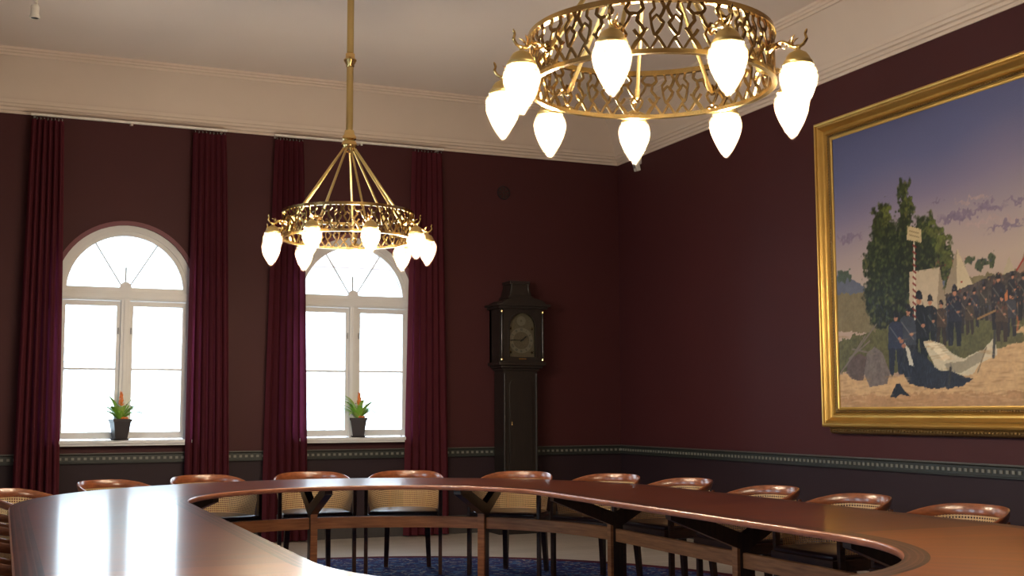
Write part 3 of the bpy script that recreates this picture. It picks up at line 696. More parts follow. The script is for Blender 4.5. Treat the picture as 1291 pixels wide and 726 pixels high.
    ('P', 'legs', (52, 40, 33), [(1.618, 0.556), (1.665, 0.553), (1.648, 0.424), (1.616, 0.426)], 0.002, 0.2),
    ('P', 'legs', (52, 40, 33), [(1.67, 0.553), (1.716, 0.55), (1.709, 0.421), (1.68, 0.422)], 0.002, 0.2),
    ('L', 'l', (130, 110, 88), [(1.634, 0.661), (1.708, 0.575)], 0.004, 0),
    ('E', 'e', (176, 120, 92), [(1.676, 0.701), (0.015, 0.015)], 0, 0),
    ('P', 'hat', (28, 26, 30), [(1.655, 0.712), (1.663, 0.739), (1.678, 0.747), (1.693, 0.737), (1.7, 0.705)], 0.002, 0.1),
    ('E', 'e', (170, 116, 88), [(1.695, 0.6), (0.013, 0.008)], 0, 0),
    ('P', 'coat', (74, 60, 48), [(1.905, 0.675), (1.924, 0.686), (1.961, 0.683), (1.978, 0.67), (1.976, 0.576), (1.896, 0.581)], 0.004, 0.2),
    ('P', 'legs', (55, 45, 36), [(1.9, 0.586), (1.935, 0.583), (1.922, 0.485), (1.898, 0.486)], 0.002, 0.2),
    ('P', 'legs', (55, 45, 36), [(1.939, 0.583), (1.973, 0.581), (1.967, 0.482), (1.946, 0.484)], 0.002, 0.2),
    ('L', 'l', (134, 116, 92), [(1.912, 0.665), (1.967, 0.6)], 0.004, 0),
    ('E', 'e', (176, 120, 92), [(1.943, 0.696), (0.011, 0.012)], 0, 0),
    ('P', 'hat', (28, 26, 30), [(1.928, 0.704), (1.934, 0.725), (1.945, 0.731), (1.956, 0.723), (1.961, 0.699)], 0.002, 0.1),
    ('E', 'e', (170, 116, 88), [(1.957, 0.619), (0.01, 0.006)], 0, 0),
    ('E', 'e', (168, 100, 56), [(2.274, 0.65), (0.085, 0.056)], 0.006, 0.2),
    ('P', 'horse neck', (178, 106, 60), [(2.236, 0.694), (2.296, 0.792), (2.343, 0.798), (2.385, 0.743), (2.395, 0.696), (2.356, 0.689), (2.312, 0.616), (2.232, 0.622)], 0.004, 0.15),
    ('L', 'l', (150, 88, 52), [(2.219, 0.623), (2.184, 0.501)], 0.014, 0),
    ('L', 'l', (150, 88, 52), [(2.258, 0.609), (2.265, 0.495)], 0.014, 0),
    ('L', 'l', (150, 88, 52), [(2.318, 0.615), (2.36, 0.551)], 0.014, 0),
    ('L', 'l', (150, 88, 52), [(2.36, 0.551), (2.344, 0.49)], 0.014, 0),
    ('P', 'coat', (40, 38, 44), [(2.146, 0.797), (2.175, 0.812), (2.23, 0.807), (2.256, 0.786), (2.252, 0.641), (2.132, 0.651)], 0.004, 0.2),
    ('P', 'legs', (30, 28, 33), [(2.138, 0.658), (2.19, 0.653), (2.171, 0.501), (2.135, 0.504)], 0.002, 0.2),
    ('P', 'legs', (30, 28, 33), [(2.196, 0.653), (2.247, 0.649), (2.238, 0.497), (2.206, 0.499)], 0.002, 0.2),
    ('L', 'l', (100, 94, 88), [(2.157, 0.781), (2.238, 0.678)], 0.004, 0),
    ('E', 'e', (176, 120, 92), [(2.204, 0.828), (0.016, 0.018)], 0, 0),
    ('P', 'hat', (28, 26, 30), [(2.18, 0.841), (2.189, 0.873), (2.207, 0.882), (2.223, 0.87), (2.23, 0.832)], 0.002, 0.1),
    ('E', 'e', (170, 116, 88), [(2.224, 0.709), (0.014, 0.009)], 0, 0),
    ('P', 'coat', (38, 36, 42), [(2.285, 0.814), (2.305, 0.825), (2.343, 0.821), (2.361, 0.807), (2.359, 0.704), (2.275, 0.712)], 0.004, 0.2),
    ('P', 'legs', (28, 27, 31), [(2.28, 0.716), (2.316, 0.713), (2.302, 0.606), (2.277, 0.608)], 0.002, 0.2),
    ('P', 'legs', (28, 27, 31), [(2.319, 0.713), (2.355, 0.71), (2.349, 0.602), (2.326, 0.604)], 0.002, 0.2),
    ('L', 'l', (98, 92, 86), [(2.292, 0.803), (2.349, 0.731)], 0.004, 0),
    ('E', 'e', (176, 120, 92), [(2.325, 0.836), (0.011, 0.013)], 0, 0),
    ('P', 'hat', (28, 26, 30), [(2.309, 0.845), (2.315, 0.868), (2.327, 0.874), (2.338, 0.866), (2.343, 0.839)], 0.002, 0.1),
    ('E', 'e', (170, 116, 88), [(2.339, 0.752), (0.01, 0.007)], 0, 0),
    ('P', 'coat', (36, 34, 38), [(2.369, 0.795), (2.393, 0.808), (2.437, 0.804), (2.458, 0.786), (2.455, 0.665), (2.357, 0.673)], 0.004, 0.2),
    ('P', 'legs', (27, 25, 28), [(2.362, 0.679), (2.405, 0.676), (2.388, 0.549), (2.359, 0.551)], 0.002, 0.2),
    ('P', 'legs', (27, 25, 28), [(2.409, 0.675), (2.451, 0.672), (2.444, 0.545), (2.417, 0.546)], 0.002, 0.2),
    ('L', 'l', (96, 90, 82), [(2.378, 0.782), (2.444, 0.696)], 0.004, 0),
    ('E', 'e', (176, 120, 92), [(2.416, 0.821), (0.013, 0.016)], 0, 0),
    ('P', 'hat', (28, 26, 30), [(2.397, 0.833), (2.404, 0.859), (2.419, 0.867), (2.432, 0.856), (2.437, 0.825)], 0.002, 0.1),
    ('E', 'e', (170, 116, 88), [(2.432, 0.722), (0.012, 0.008)], 0, 0),
    ('P', 'coat', (44, 38, 40), [(2.459, 0.75), (2.484, 0.764), (2.532, 0.759), (2.555, 0.741), (2.551, 0.609), (2.446, 0.617)], 0.004, 0.2),
    ('P', 'legs', (33, 28, 30), [(2.452, 0.623), (2.497, 0.62), (2.479, 0.482), (2.448, 0.484)], 0.002, 0.2),
    ('P', 'legs', (33, 28, 30), [(2.502, 0.619), (2.547, 0.616), (2.539, 0.478), (2.51, 0.48)], 0.002, 0.2),
    ('L', 'l', (104, 94, 84), [(2.468, 0.736), (2.539, 0.643)], 0.004, 0),
    ('E', 'e', (176, 120, 92), [(2.509, 0.778), (0.015, 0.017)], 0, 0),
    ('P', 'hat', (28, 26, 30), [(2.489, 0.79), (2.497, 0.82), (2.512, 0.828), (2.526, 0.817), (2.532, 0.783)], 0.002, 0.1),
    ('E', 'e', (170, 116, 88), [(2.527, 0.67), (0.012, 0.009)], 0, 0),
    ('E', 'e', (190, 130, 50), [(2.221, 0.664), (0.02, 0.021)], 0, 0),
    ('L', 'l', (150, 112, 70), [(2.009, 0.586), (2.247, 0.652)], 0.012, 0),
    ('P', 'coat', (56, 54, 60), [(2.206, 0.713), (2.229, 0.725), (2.274, 0.722), (2.295, 0.706), (2.293, 0.592), (2.195, 0.599)], 0.004, 0.2),
    ('P', 'legs', (42, 40, 45), [(2.199, 0.604), (2.242, 0.602), (2.227, 0.483), (2.197, 0.484)], 0.002, 0.2),
    ('P', 'legs', (42, 40, 45), [(2.247, 0.601), (2.289, 0.598), (2.282, 0.48), (2.256, 0.481)], 0.002, 0.2),
    ('L', 'l', (116, 110, 104), [(2.214, 0.701), (2.282, 0.622)], 0.004, 0),
    ('E', 'e', (176, 120, 92), [(2.252, 0.738), (0.014, 0.014)], 0, 0),
    ('P', 'hat', (28, 26, 30), [(2.233, 0.748), (2.24, 0.773), (2.255, 0.78), (2.268, 0.771), (2.274, 0.742)], 0.002, 0.1),
    ('E', 'e', (170, 116, 88), [(2.269, 0.645), (0.012, 0.007)], 0, 0),
    ('P', 'coat', (60, 52, 52), [(2.359, 0.746), (2.381, 0.758), (2.422, 0.754), (2.442, 0.739), (2.44, 0.632), (2.348, 0.638)], 0.004, 0.2),
    ('P', 'legs', (45, 39, 39), [(2.353, 0.644), (2.393, 0.641), (2.378, 0.528), (2.351, 0.53)], 0.002, 0.2),
    ('P', 'legs', (45, 39, 39), [(2.397, 0.64), (2.436, 0.637), (2.43, 0.525), (2.405, 0.527)], 0.002, 0.2),
    ('L', 'l', (120, 108, 96), [(2.367, 0.735), (2.429, 0.659)], 0.004, 0),
    ('E', 'e', (176, 120, 92), [(2.402, 0.769), (0.013, 0.014)], 0, 0),
    ('P', 'hat', (28, 26, 30), [(2.385, 0.779), (2.391, 0.803), (2.405, 0.81), (2.417, 0.801), (2.423, 0.773)], 0.002, 0.1),
    ('E', 'e', (170, 116, 88), [(2.418, 0.682), (0.011, 0.006)], 0, 0),
    ('P', 'coat', (52, 50, 56), [(2.449, 0.773), (2.47, 0.784), (2.509, 0.78), (2.528, 0.766), (2.526, 0.664), (2.44, 0.67)], 0.004, 0.2),
    ('P', 'legs', (39, 37, 42), [(2.444, 0.675), (2.481, 0.672), (2.467, 0.566), (2.442, 0.567)], 0.002, 0.2),
    ('P', 'legs', (39, 37, 42), [(2.485, 0.672), (2.522, 0.669), (2.516, 0.562), (2.493, 0.564)], 0.002, 0.2),
    ('L', 'l', (112, 106, 100), [(2.457, 0.762), (2.516, 0.69)], 0.004, 0),
    ('E', 'e', (176, 120, 92), [(2.49, 0.795), (0.012, 0.013)], 0, 0),
    ('P', 'hat', (28, 26, 30), [(2.474, 0.804), (2.48, 0.827), (2.493, 0.833), (2.504, 0.824), (2.509, 0.798)], 0.002, 0.1),
    ('E', 'e', (170, 116, 88), [(2.505, 0.711), (0.01, 0.007)], 0, 0),
    ('P', 'coat', (60, 54, 50), [(2.538, 0.799), (2.558, 0.809), (2.595, 0.806), (2.612, 0.792), (2.61, 0.695), (2.529, 0.702)], 0.004, 0.2),
    ('P', 'legs', (45, 40, 37), [(2.533, 0.706), (2.568, 0.703), (2.555, 0.602), (2.531, 0.604)], 0.002, 0.2),
    ('P', 'legs', (45, 40, 37), [(2.572, 0.703), (2.607, 0.7), (2.601, 0.599), (2.579, 0.6)], 0.002, 0.2),
    ('L', 'l', (120, 110, 94), [(2.545, 0.788), (2.601, 0.72)], 0.004, 0),
    ('E', 'e', (176, 120, 92), [(2.577, 0.82), (0.011, 0.012)], 0, 0),
    ('P', 'hat', (28, 26, 30), [(2.561, 0.829), (2.567, 0.85), (2.579, 0.856), (2.59, 0.848), (2.595, 0.823)], 0.002, 0.1),
    ('E', 'e', (170, 116, 88), [(2.591, 0.74), (0.009, 0.007)], 0, 0),
    ('P', 'coat', (70, 54, 44), [(2.125, 0.704), (2.15, 0.717), (2.199, 0.713), (2.223, 0.696), (2.221, 0.573), (2.113, 0.58)], 0.004, 0.2),
    ('P', 'legs', (52, 40, 33), [(2.118, 0.586), (2.165, 0.583), (2.148, 0.454), (2.116, 0.456)], 0.002, 0.2),
    ('P', 'legs', (52, 40, 33), [(2.17, 0.583), (2.216, 0.58), (2.209, 0.451), (2.18, 0.452)], 0.002, 0.2),
    ('L', 'l', (130, 110, 88), [(2.134, 0.691), (2.208, 0.605)], 0.004, 0),
    ('E', 'e', (176, 120, 92), [(2.176, 0.731), (0.015, 0.015)], 0, 0),
    ('P', 'hat', (28, 26, 30), [(2.155, 0.742), (2.163, 0.769), (2.178, 0.777), (2.193, 0.767), (2.2, 0.735)], 0.002, 0.1),
    ('E', 'e', (170, 116, 88), [(2.195, 0.63), (0.013, 0.008)], 0, 0),
    ('P', 'coat', (74, 60, 48), [(2.405, 0.705), (2.424, 0.716), (2.461, 0.713), (2.478, 0.7), (2.476, 0.606), (2.396, 0.611)], 0.004, 0.2),
    ('P', 'legs', (55, 45, 36), [(2.4, 0.616), (2.435, 0.613), (2.422, 0.515), (2.398, 0.516)], 0.002, 0.2),
    ('P', 'legs', (55, 45, 36), [(2.439, 0.613), (2.473, 0.611), (2.467, 0.512), (2.446, 0.514)], 0.002, 0.2),
    ('L', 'l', (134, 116, 92), [(2.412, 0.695), (2.467, 0.63)], 0.004, 0),
    ('E', 'e', (176, 120, 92), [(2.443, 0.726), (0.011, 0.012)], 0, 0),
    ('P', 'hat', (28, 26, 30), [(2.428, 0.734), (2.434, 0.755), (2.445, 0.761), (2.456, 0.753), (2.461, 0.729)], 0.002, 0.1),
    ('E', 'e', (170, 116, 88), [(2.457, 0.649), (0.01, 0.006)], 0, 0),
    ('E', 'e', (168, 100, 56), [(2.774, 0.68), (0.085, 0.056)], 0.006, 0.2),
    ('P', 'horse neck', (178, 106, 60), [(2.736, 0.724), (2.796, 0.822), (2.843, 0.828), (2.885, 0.773), (2.895, 0.726), (2.856, 0.719), (2.812, 0.646), (2.732, 0.652)], 0.004, 0.15),
    ('L', 'l', (150, 88, 52), [(2.719, 0.653), (2.684, 0.531)], 0.014, 0),
    ('L', 'l', (150, 88, 52), [(2.758, 0.639), (2.765, 0.525)], 0.014, 0),
    ('L', 'l', (150, 88, 52), [(2.818, 0.645), (2.86, 0.581)], 0.014, 0),
    ('L', 'l', (150, 88, 52), [(2.86, 0.581), (2.844, 0.52)], 0.014, 0),
    ('P', 'coat', (40, 38, 44), [(2.646, 0.827), (2.675, 0.842), (2.73, 0.837), (2.756, 0.816), (2.752, 0.671), (2.632, 0.681)], 0.004, 0.2),
    ('P', 'legs', (30, 28, 33), [(2.638, 0.688), (2.69, 0.683), (2.671, 0.531), (2.635, 0.534)], 0.002, 0.2),
    ('P', 'legs', (30, 28, 33), [(2.696, 0.683), (2.747, 0.679), (2.738, 0.527), (2.706, 0.529)], 0.002, 0.2),
    ('L', 'l', (100, 94, 88), [(2.657, 0.811), (2.738, 0.708)], 0.004, 0),
    ('E', 'e', (176, 120, 92), [(2.704, 0.858), (0.016, 0.018)], 0, 0),
    ('P', 'hat', (28, 26, 30), [(2.68, 0.871), (2.689, 0.903), (2.707, 0.912), (2.723, 0.9), (2.73, 0.862)], 0.002, 0.1),
    ('E', 'e', (170, 116, 88), [(2.724, 0.739), (0.014, 0.009)], 0, 0),
    ('P', 'coat', (38, 36, 42), [(2.785, 0.844), (2.805, 0.855), (2.843, 0.851), (2.861, 0.837), (2.859, 0.734), (2.775, 0.742)], 0.004, 0.2),
    ('P', 'legs', (28, 27, 31), [(2.78, 0.746), (2.816, 0.743), (2.802, 0.636), (2.777, 0.638)], 0.002, 0.2),
    ('P', 'legs', (28, 27, 31), [(2.819, 0.743), (2.855, 0.74), (2.849, 0.632), (2.826, 0.634)], 0.002, 0.2),
    ('L', 'l', (98, 92, 86), [(2.792, 0.833), (2.849, 0.761)], 0.004, 0),
    ('E', 'e', (176, 120, 92), [(2.825, 0.866), (0.011, 0.013)], 0, 0),
    ('P', 'hat', (28, 26, 30), [(2.809, 0.875), (2.815, 0.898), (2.827, 0.904), (2.838, 0.896), (2.843, 0.869)], 0.002, 0.1),
    ('E', 'e', (170, 116, 88), [(2.839, 0.782), (0.01, 0.007)], 0, 0),
    ('P', 'coat', (36, 34, 38), [(2.869, 0.825), (2.893, 0.838), (2.937, 0.834), (2.958, 0.816), (2.955, 0.695), (2.857, 0.703)], 0.004, 0.2),
    ('P', 'legs', (27, 25, 28), [(2.862, 0.709), (2.905, 0.706), (2.888, 0.579), (2.859, 0.581)], 0.002, 0.2),
    ('P', 'legs', (27, 25, 28), [(2.909, 0.705), (2.951, 0.702), (2.944, 0.575), (2.917, 0.576)], 0.002, 0.2),
    ('L', 'l', (96, 90, 82), [(2.878, 0.812), (2.944, 0.726)], 0.004, 0),
    ('E', 'e', (176, 120, 92), [(2.916, 0.851), (0.013, 0.016)], 0, 0),
    ('P', 'hat', (28, 26, 30), [(2.897, 0.863), (2.904, 0.889), (2.919, 0.897), (2.932, 0.886), (2.937, 0.855)], 0.002, 0.1),
    ('E', 'e', (170, 116, 88), [(2.932, 0.752), (0.012, 0.008)], 0, 0),
    ('P', 'coat', (44, 38, 40), [(2.959, 0.78), (2.984, 0.794), (3.032, 0.789), (3.055, 0.771), (3.051, 0.639), (2.946, 0.647)], 0.004, 0.2),
    ('P', 'legs', (33, 28, 30), [(2.952, 0.653), (2.997, 0.65), (2.979, 0.512), (2.948, 0.514)], 0.002, 0.2),
    ('P', 'legs', (33, 28, 30), [(3.002, 0.649), (3.047, 0.646), (3.039, 0.508), (3.01, 0.51)], 0.002, 0.2),
    ('L', 'l', (104, 94, 84), [(2.968, 0.766), (3.039, 0.673)], 0.004, 0),
    ('E', 'e', (176, 120, 92), [(3.009, 0.808), (0.015, 0.017)], 0, 0),
    ('P', 'hat', (28, 26, 30), [(2.989, 0.82), (2.997, 0.85), (3.012, 0.858), (3.026, 0.847), (3.032, 0.813)], 0.002, 0.1),
    ('E', 'e', (170, 116, 88), [(3.027, 0.7), (0.012, 0.009)], 0, 0),
    ('E', 'e', (190, 130, 50), [(2.721, 0.694), (0.02, 0.021)], 0, 0),
    ('L', 'l', (150, 112, 70), [(2.509, 0.616), (2.747, 0.682)], 0.012, 0),
    ('P', 'coat', (56, 54, 60), [(2.656, 0.663), (2.679, 0.675), (2.724, 0.672), (2.745, 0.656), (2.743, 0.542), (2.645, 0.549)], 0.004, 0.2),
    ('P', 'legs', (42, 40, 45), [(2.649, 0.554), (2.692, 0.552), (2.677, 0.433), (2.647, 0.434)], 0.002, 0.2),
    ('P', 'legs', (42, 40, 45), [(2.697, 0.551), (2.739, 0.548), (2.732, 0.43), (2.706, 0.431)], 0.002, 0.2),
    ('L', 'l', (116, 110, 104), [(2.664, 0.651), (2.732, 0.572)], 0.004, 0),
    ('E', 'e', (176, 120, 92), [(2.702, 0.688), (0.014, 0.014)], 0, 0),
    ('P', 'hat', (28, 26, 30), [(2.683, 0.698), (2.69, 0.723), (2.705, 0.73), (2.718, 0.721), (2.724, 0.692)], 0.002, 0.1),
    ('E', 'e', (170, 116, 88), [(2.719, 0.595), (0.012, 0.007)], 0, 0),
    ('P', 'coat', (60, 52, 52), [(2.809, 0.696), (2.831, 0.708), (2.872, 0.704), (2.892, 0.689), (2.89, 0.582), (2.798, 0.588)], 0.004, 0.2),
    ('P', 'legs', (45, 39, 39), [(2.803, 0.594), (2.843, 0.591), (2.828, 0.478), (2.801, 0.48)], 0.002, 0.2),
    ('P', 'legs', (45, 39, 39), [(2.847, 0.59), (2.886, 0.587), (2.88, 0.475), (2.855, 0.477)], 0.002, 0.2),
    ('L', 'l', (120, 108, 96), [(2.817, 0.685), (2.879, 0.609)], 0.004, 0),
    ('E', 'e', (176, 120, 92), [(2.852, 0.719), (0.013, 0.014)], 0, 0),
    ('P', 'hat', (28, 26, 30), [(2.835, 0.729), (2.841, 0.753), (2.855, 0.76), (2.867, 0.751), (2.873, 0.723)], 0.002, 0.1),
    ('E', 'e', (170, 116, 88), [(2.868, 0.632), (0.011, 0.006)], 0, 0),
    ('P', 'coat', (52, 50, 56), [(2.899, 0.723), (2.92, 0.734), (2.959, 0.73), (2.978, 0.716), (2.976, 0.614), (2.89, 0.62)], 0.004, 0.2),
    ('P', 'legs', (39, 37, 42), [(2.894, 0.625), (2.931, 0.622), (2.917, 0.516), (2.892, 0.517)], 0.002, 0.2),
    ('P', 'legs', (39, 37, 42), [(2.935, 0.622), (2.972, 0.619), (2.966, 0.512), (2.943, 0.514)], 0.002, 0.2),
    ('L', 'l', (112, 106, 100), [(2.907, 0.712), (2.966, 0.64)], 0.004, 0),
    ('E', 'e', (176, 120, 92), [(2.94, 0.745), (0.012, 0.013)], 0, 0),
    ('P', 'hat', (28, 26, 30), [(2.924, 0.754), (2.93, 0.777), (2.943, 0.783), (2.954, 0.774), (2.959, 0.748)], 0.002, 0.1),
    ('E', 'e', (170, 116, 88), [(2.955, 0.661), (0.01, 0.007)], 0, 0),
    ('P', 'coat', (60, 54, 50), [(2.988, 0.749), (3.008, 0.759), (3.045, 0.756), (3.062, 0.742), (3.06, 0.645), (2.979, 0.652)], 0.004, 0.2),
    ('P', 'legs', (45, 40, 37), [(2.983, 0.656), (3.018, 0.653), (3.005, 0.552), (2.981, 0.554)], 0.002, 0.2),
    ('P', 'legs', (45, 40, 37), [(3.022, 0.653), (3.057, 0.65), (3.051, 0.549), (3.029, 0.55)], 0.002, 0.2),
    ('L', 'l', (120, 110, 94), [(2.995, 0.738), (3.051, 0.67)], 0.004, 0),
    ('E', 'e', (176, 120, 92), [(3.027, 0.77), (0.011, 0.012)], 0, 0),
    ('P', 'hat', (28, 26, 30), [(3.011, 0.779), (3.017, 0.8), (3.029, 0.806), (3.04, 0.798), (3.045, 0.773)], 0.002, 0.1),
    ('E', 'e', (170, 116, 88), [(3.041, 0.69), (0.009, 0.007)], 0, 0),
    ('P', 'coat', (70, 54, 44), [(2.575, 0.654), (2.6, 0.667), (2.649, 0.663), (2.673, 0.646), (2.671, 0.523), (2.563, 0.53)], 0.004, 0.2),
    ('P', 'legs', (52, 40, 33), [(2.568, 0.536), (2.615, 0.533), (2.598, 0.404), (2.566, 0.406)], 0.002, 0.2),
    ('P', 'legs', (52, 40, 33), [(2.62, 0.533), (2.666, 0.53), (2.659, 0.401), (2.63, 0.402)], 0.002, 0.2),
    ('L', 'l', (130, 110, 88), [(2.584, 0.641), (2.658, 0.555)], 0.004, 0),
    ('E', 'e', (176, 120, 92), [(2.626, 0.681), (0.015, 0.015)], 0, 0),
    ('P', 'hat', (28, 26, 30), [(2.605, 0.692), (2.613, 0.719), (2.628, 0.727), (2.643, 0.717), (2.65, 0.685)], 0.002, 0.1),
    ('E', 'e', (170, 116, 88), [(2.645, 0.58), (0.013, 0.008)], 0, 0),
    ('P', 'coat', (74, 60, 48), [(2.855, 0.655), (2.874, 0.666), (2.911, 0.663), (2.928, 0.65), (2.926, 0.556), (2.846, 0.561)], 0.004, 0.2),
    ('P', 'legs', (55, 45, 36), [(2.85, 0.566), (2.885, 0.563), (2.872, 0.465), (2.848, 0.466)], 0.002, 0.2),
    ('P', 'legs', (55, 45, 36), [(2.889, 0.563), (2.923, 0.561), (2.917, 0.462), (2.896, 0.464)], 0.002, 0.2),
    ('L', 'l', (134, 116, 92), [(2.862, 0.645), (2.917, 0.58)], 0.004, 0),
    ('E', 'e', (176, 120, 92), [(2.893, 0.676), (0.011, 0.012)], 0, 0),
    ('P', 'hat', (28, 26, 30), [(2.878, 0.684), (2.884, 0.705), (2.895, 0.711), (2.906, 0.703), (2.911, 0.679)], 0.002, 0.1),
    ('E', 'e', (170, 116, 88), [(2.907, 0.599), (0.01, 0.006)], 0, 0),
    ('E', 'e', (168, 100, 56), [(3.224, 0.63), (0.085, 0.056)], 0.006, 0.2),
    ('P', 'horse neck', (178, 106, 60), [(3.186, 0.674), (3.246, 0.772), (3.293, 0.778), (3.335, 0.723), (3.345, 0.676), (3.306, 0.669), (3.262, 0.596), (3.182, 0.602)], 0.004, 0.15),
    ('L', 'l', (150, 88, 52), [(3.169, 0.603), (3.134, 0.481)], 0.014, 0),
    ('L', 'l', (150, 88, 52), [(3.208, 0.589), (3.215, 0.475)], 0.014, 0),
    ('L', 'l', (150, 88, 52), [(3.268, 0.595), (3.31, 0.531)], 0.014, 0),
    ('L', 'l', (150, 88, 52), [(3.31, 0.531), (3.294, 0.47)], 0.014, 0),
    ('P', 'coat', (40, 38, 44), [(3.096, 0.777), (3.125, 0.792), (3.18, 0.787), (3.206, 0.766), (3.202, 0.621), (3.082, 0.631)], 0.004, 0.2),
    ('P', 'legs', (30, 28, 33), [(3.088, 0.638), (3.14, 0.633), (3.121, 0.481), (3.085, 0.484)], 0.002, 0.2),
    ('P', 'legs', (30, 28, 33), [(3.146, 0.633), (3.197, 0.629), (3.188, 0.477), (3.156, 0.479)], 0.002, 0.2),
    ('L', 'l', (100, 94, 88), [(3.107, 0.761), (3.188, 0.658)], 0.004, 0),
    ('E', 'e', (176, 120, 92), [(3.154, 0.808), (0.016, 0.018)], 0, 0),
    ('P', 'hat', (28, 26, 30), [(3.13, 0.821), (3.139, 0.853), (3.157, 0.862), (3.173, 0.85), (3.18, 0.812)], 0.002, 0.1),
    ('E', 'e', (170, 116, 88), [(3.174, 0.689), (0.014, 0.009)], 0, 0),
    ('P', 'coat', (38, 36, 42), [(3.235, 0.794), (3.255, 0.805), (3.293, 0.801), (3.311, 0.787), (3.309, 0.684), (3.225, 0.692)], 0.004, 0.2),
    ('P', 'legs', (28, 27, 31), [(3.23, 0.696), (3.266, 0.693), (3.252, 0.586), (3.227, 0.588)], 0.002, 0.2),
    ('P', 'legs', (28, 27, 31), [(3.269, 0.693), (3.305, 0.69), (3.299, 0.582), (3.276, 0.584)], 0.002, 0.2),
    ('L', 'l', (98, 92, 86), [(3.242, 0.783), (3.299, 0.711)], 0.004, 0),
    ('E', 'e', (176, 120, 92), [(3.275, 0.816), (0.011, 0.013)], 0, 0),
    ('P', 'hat', (28, 26, 30), [(3.259, 0.825), (3.265, 0.848), (3.277, 0.854), (3.288, 0.846), (3.293, 0.819)], 0.002, 0.1),
    ('E', 'e', (170, 116, 88), [(3.289, 0.732), (0.01, 0.007)], 0, 0),
    ('P', 'coat', (36, 34, 38), [(3.319, 0.775), (3.343, 0.788), (3.387, 0.784), (3.408, 0.766), (3.405, 0.645), (3.307, 0.653)], 0.004, 0.2),
    ('P', 'legs', (27, 25, 28), [(3.312, 0.659), (3.355, 0.656), (3.338, 0.529), (3.309, 0.531)], 0.002, 0.2),
    ('P', 'legs', (27, 25, 28), [(3.359, 0.655), (3.401, 0.652), (3.394, 0.525), (3.367, 0.526)], 0.002, 0.2),
    ('L', 'l', (96, 90, 82), [(3.328, 0.762), (3.394, 0.676)], 0.004, 0),
    ('E', 'e', (176, 120, 92), [(3.366, 0.801), (0.013, 0.016)], 0, 0),
    ('P', 'hat', (28, 26, 30), [(3.347, 0.813), (3.354, 0.839), (3.369, 0.847), (3.382, 0.836), (3.387, 0.805)], 0.002, 0.1),
    ('E', 'e', (170, 116, 88), [(3.382, 0.702), (0.012, 0.008)], 0, 0),
    ('P', 'coat', (44, 38, 40), [(3.409, 0.73), (3.434, 0.744), (3.482, 0.739), (3.505, 0.721), (3.501, 0.589), (3.396, 0.597)], 0.004, 0.2),
    ('P', 'legs', (33, 28, 30), [(3.402, 0.603), (3.447, 0.6), (3.429, 0.462), (3.398, 0.464)], 0.002, 0.2),
    ('P', 'legs', (33, 28, 30), [(3.452, 0.599), (3.497, 0.596), (3.489, 0.458), (3.46, 0.46)], 0.002, 0.2),
    ('L', 'l', (104, 94, 84), [(3.418, 0.716), (3.489, 0.623)], 0.004, 0),
    ('E', 'e', (176, 120, 92), [(3.459, 0.758), (0.015, 0.017)], 0, 0),
    ('P', 'hat', (28, 26, 30), [(3.439, 0.77), (3.447, 0.8), (3.462, 0.808), (3.476, 0.797), (3.482, 0.763)], 0.002, 0.1),
    ('E', 'e', (170, 116, 88), [(3.477, 0.65), (0.012, 0.009)], 0, 0),
    ('E', 'e', (190, 130, 50), [(3.171, 0.644), (0.02, 0.021)], 0, 0),
    ('L', 'l', (150, 112, 70), [(2.959, 0.566), (3.197, 0.632)], 0.012, 0),
    ('P', 'coat', (36, 38, 50), [(1.193, 0.744), (1.226, 0.761), (1.289, 0.755), (1.319, 0.733), (1.316, 0.573), (1.177, 0.582)], 0.004, 0.2),
    ('P', 'legs', (27, 28, 37), [(1.184, 0.59), (1.245, 0.586), (1.222, 0.418), (1.181, 0.42)], 0.002, 0.2),
    ('P', 'legs', (27, 28, 37), [(1.251, 0.585), (1.31, 0.581), (1.301, 0.414), (1.263, 0.416)], 0.002, 0.2),
    ('L', 'l', (96, 94, 94), [(1.205, 0.726), (1.3, 0.614)], 0.004, 0),
    ('E', 'e', (176, 120, 92), [(1.259, 0.778), (0.019, 0.021)], 0, 0),
    ('P', 'hat', (28, 26, 30), [(1.232, 0.793), (1.242, 0.829), (1.262, 0.839), (1.281, 0.825), (1.289, 0.784)], 0.002, 0.1),
    ('E', 'e', (170, 116, 88), [(1.283, 0.647), (0.016, 0.01)], 0, 0),
    ('P', 'coat', (34, 36, 40), [(0.95, 0.697), (0.985, 0.715), (1.051, 0.71), (1.083, 0.687), (1.08, 0.522), (0.934, 0.531)], 0.004, 0.2),
    ('P', 'legs', (25, 27, 30), [(0.941, 0.539), (1.005, 0.535), (0.982, 0.363), (0.938, 0.365)], 0.002, 0.2),
    ('P', 'legs', (25, 27, 30), [(1.011, 0.535), (1.074, 0.531), (1.065, 0.359), (1.025, 0.361)], 0.002, 0.2),
    ('L', 'l', (94, 92, 84), [(0.962, 0.68), (1.063, 0.565)], 0.004, 0),
    ('E', 'e', (176, 120, 92), [(1.019, 0.733), (0.02, 0.021)], 0, 0),
    ('P', 'hat', (28, 26, 30), [(0.991, 0.748), (1.002, 0.785), (1.022, 0.795), (1.042, 0.781), (1.051, 0.739)], 0.002, 0.1),
    ('E', 'e', (170, 116, 88), [(1.045, 0.599), (0.017, 0.01)], 0, 0),
    ('P', 'coat', (26, 28, 34), [(0.817, 0.706), (0.863, 0.729), (0.951, 0.722), (0.993, 0.691), (0.99, 0.476), (0.796, 0.487)], 0.004, 0.2),
    ('P', 'legs', (19, 21, 25), [(0.805, 0.498), (0.89, 0.493), (0.86, 0.267), (0.802, 0.269)], 0.002, 0.2),
    ('P', 'legs', (19, 21, 25), [(0.899, 0.492), (0.982, 0.488), (0.97, 0.263), (0.918, 0.265)], 0.002, 0.2),
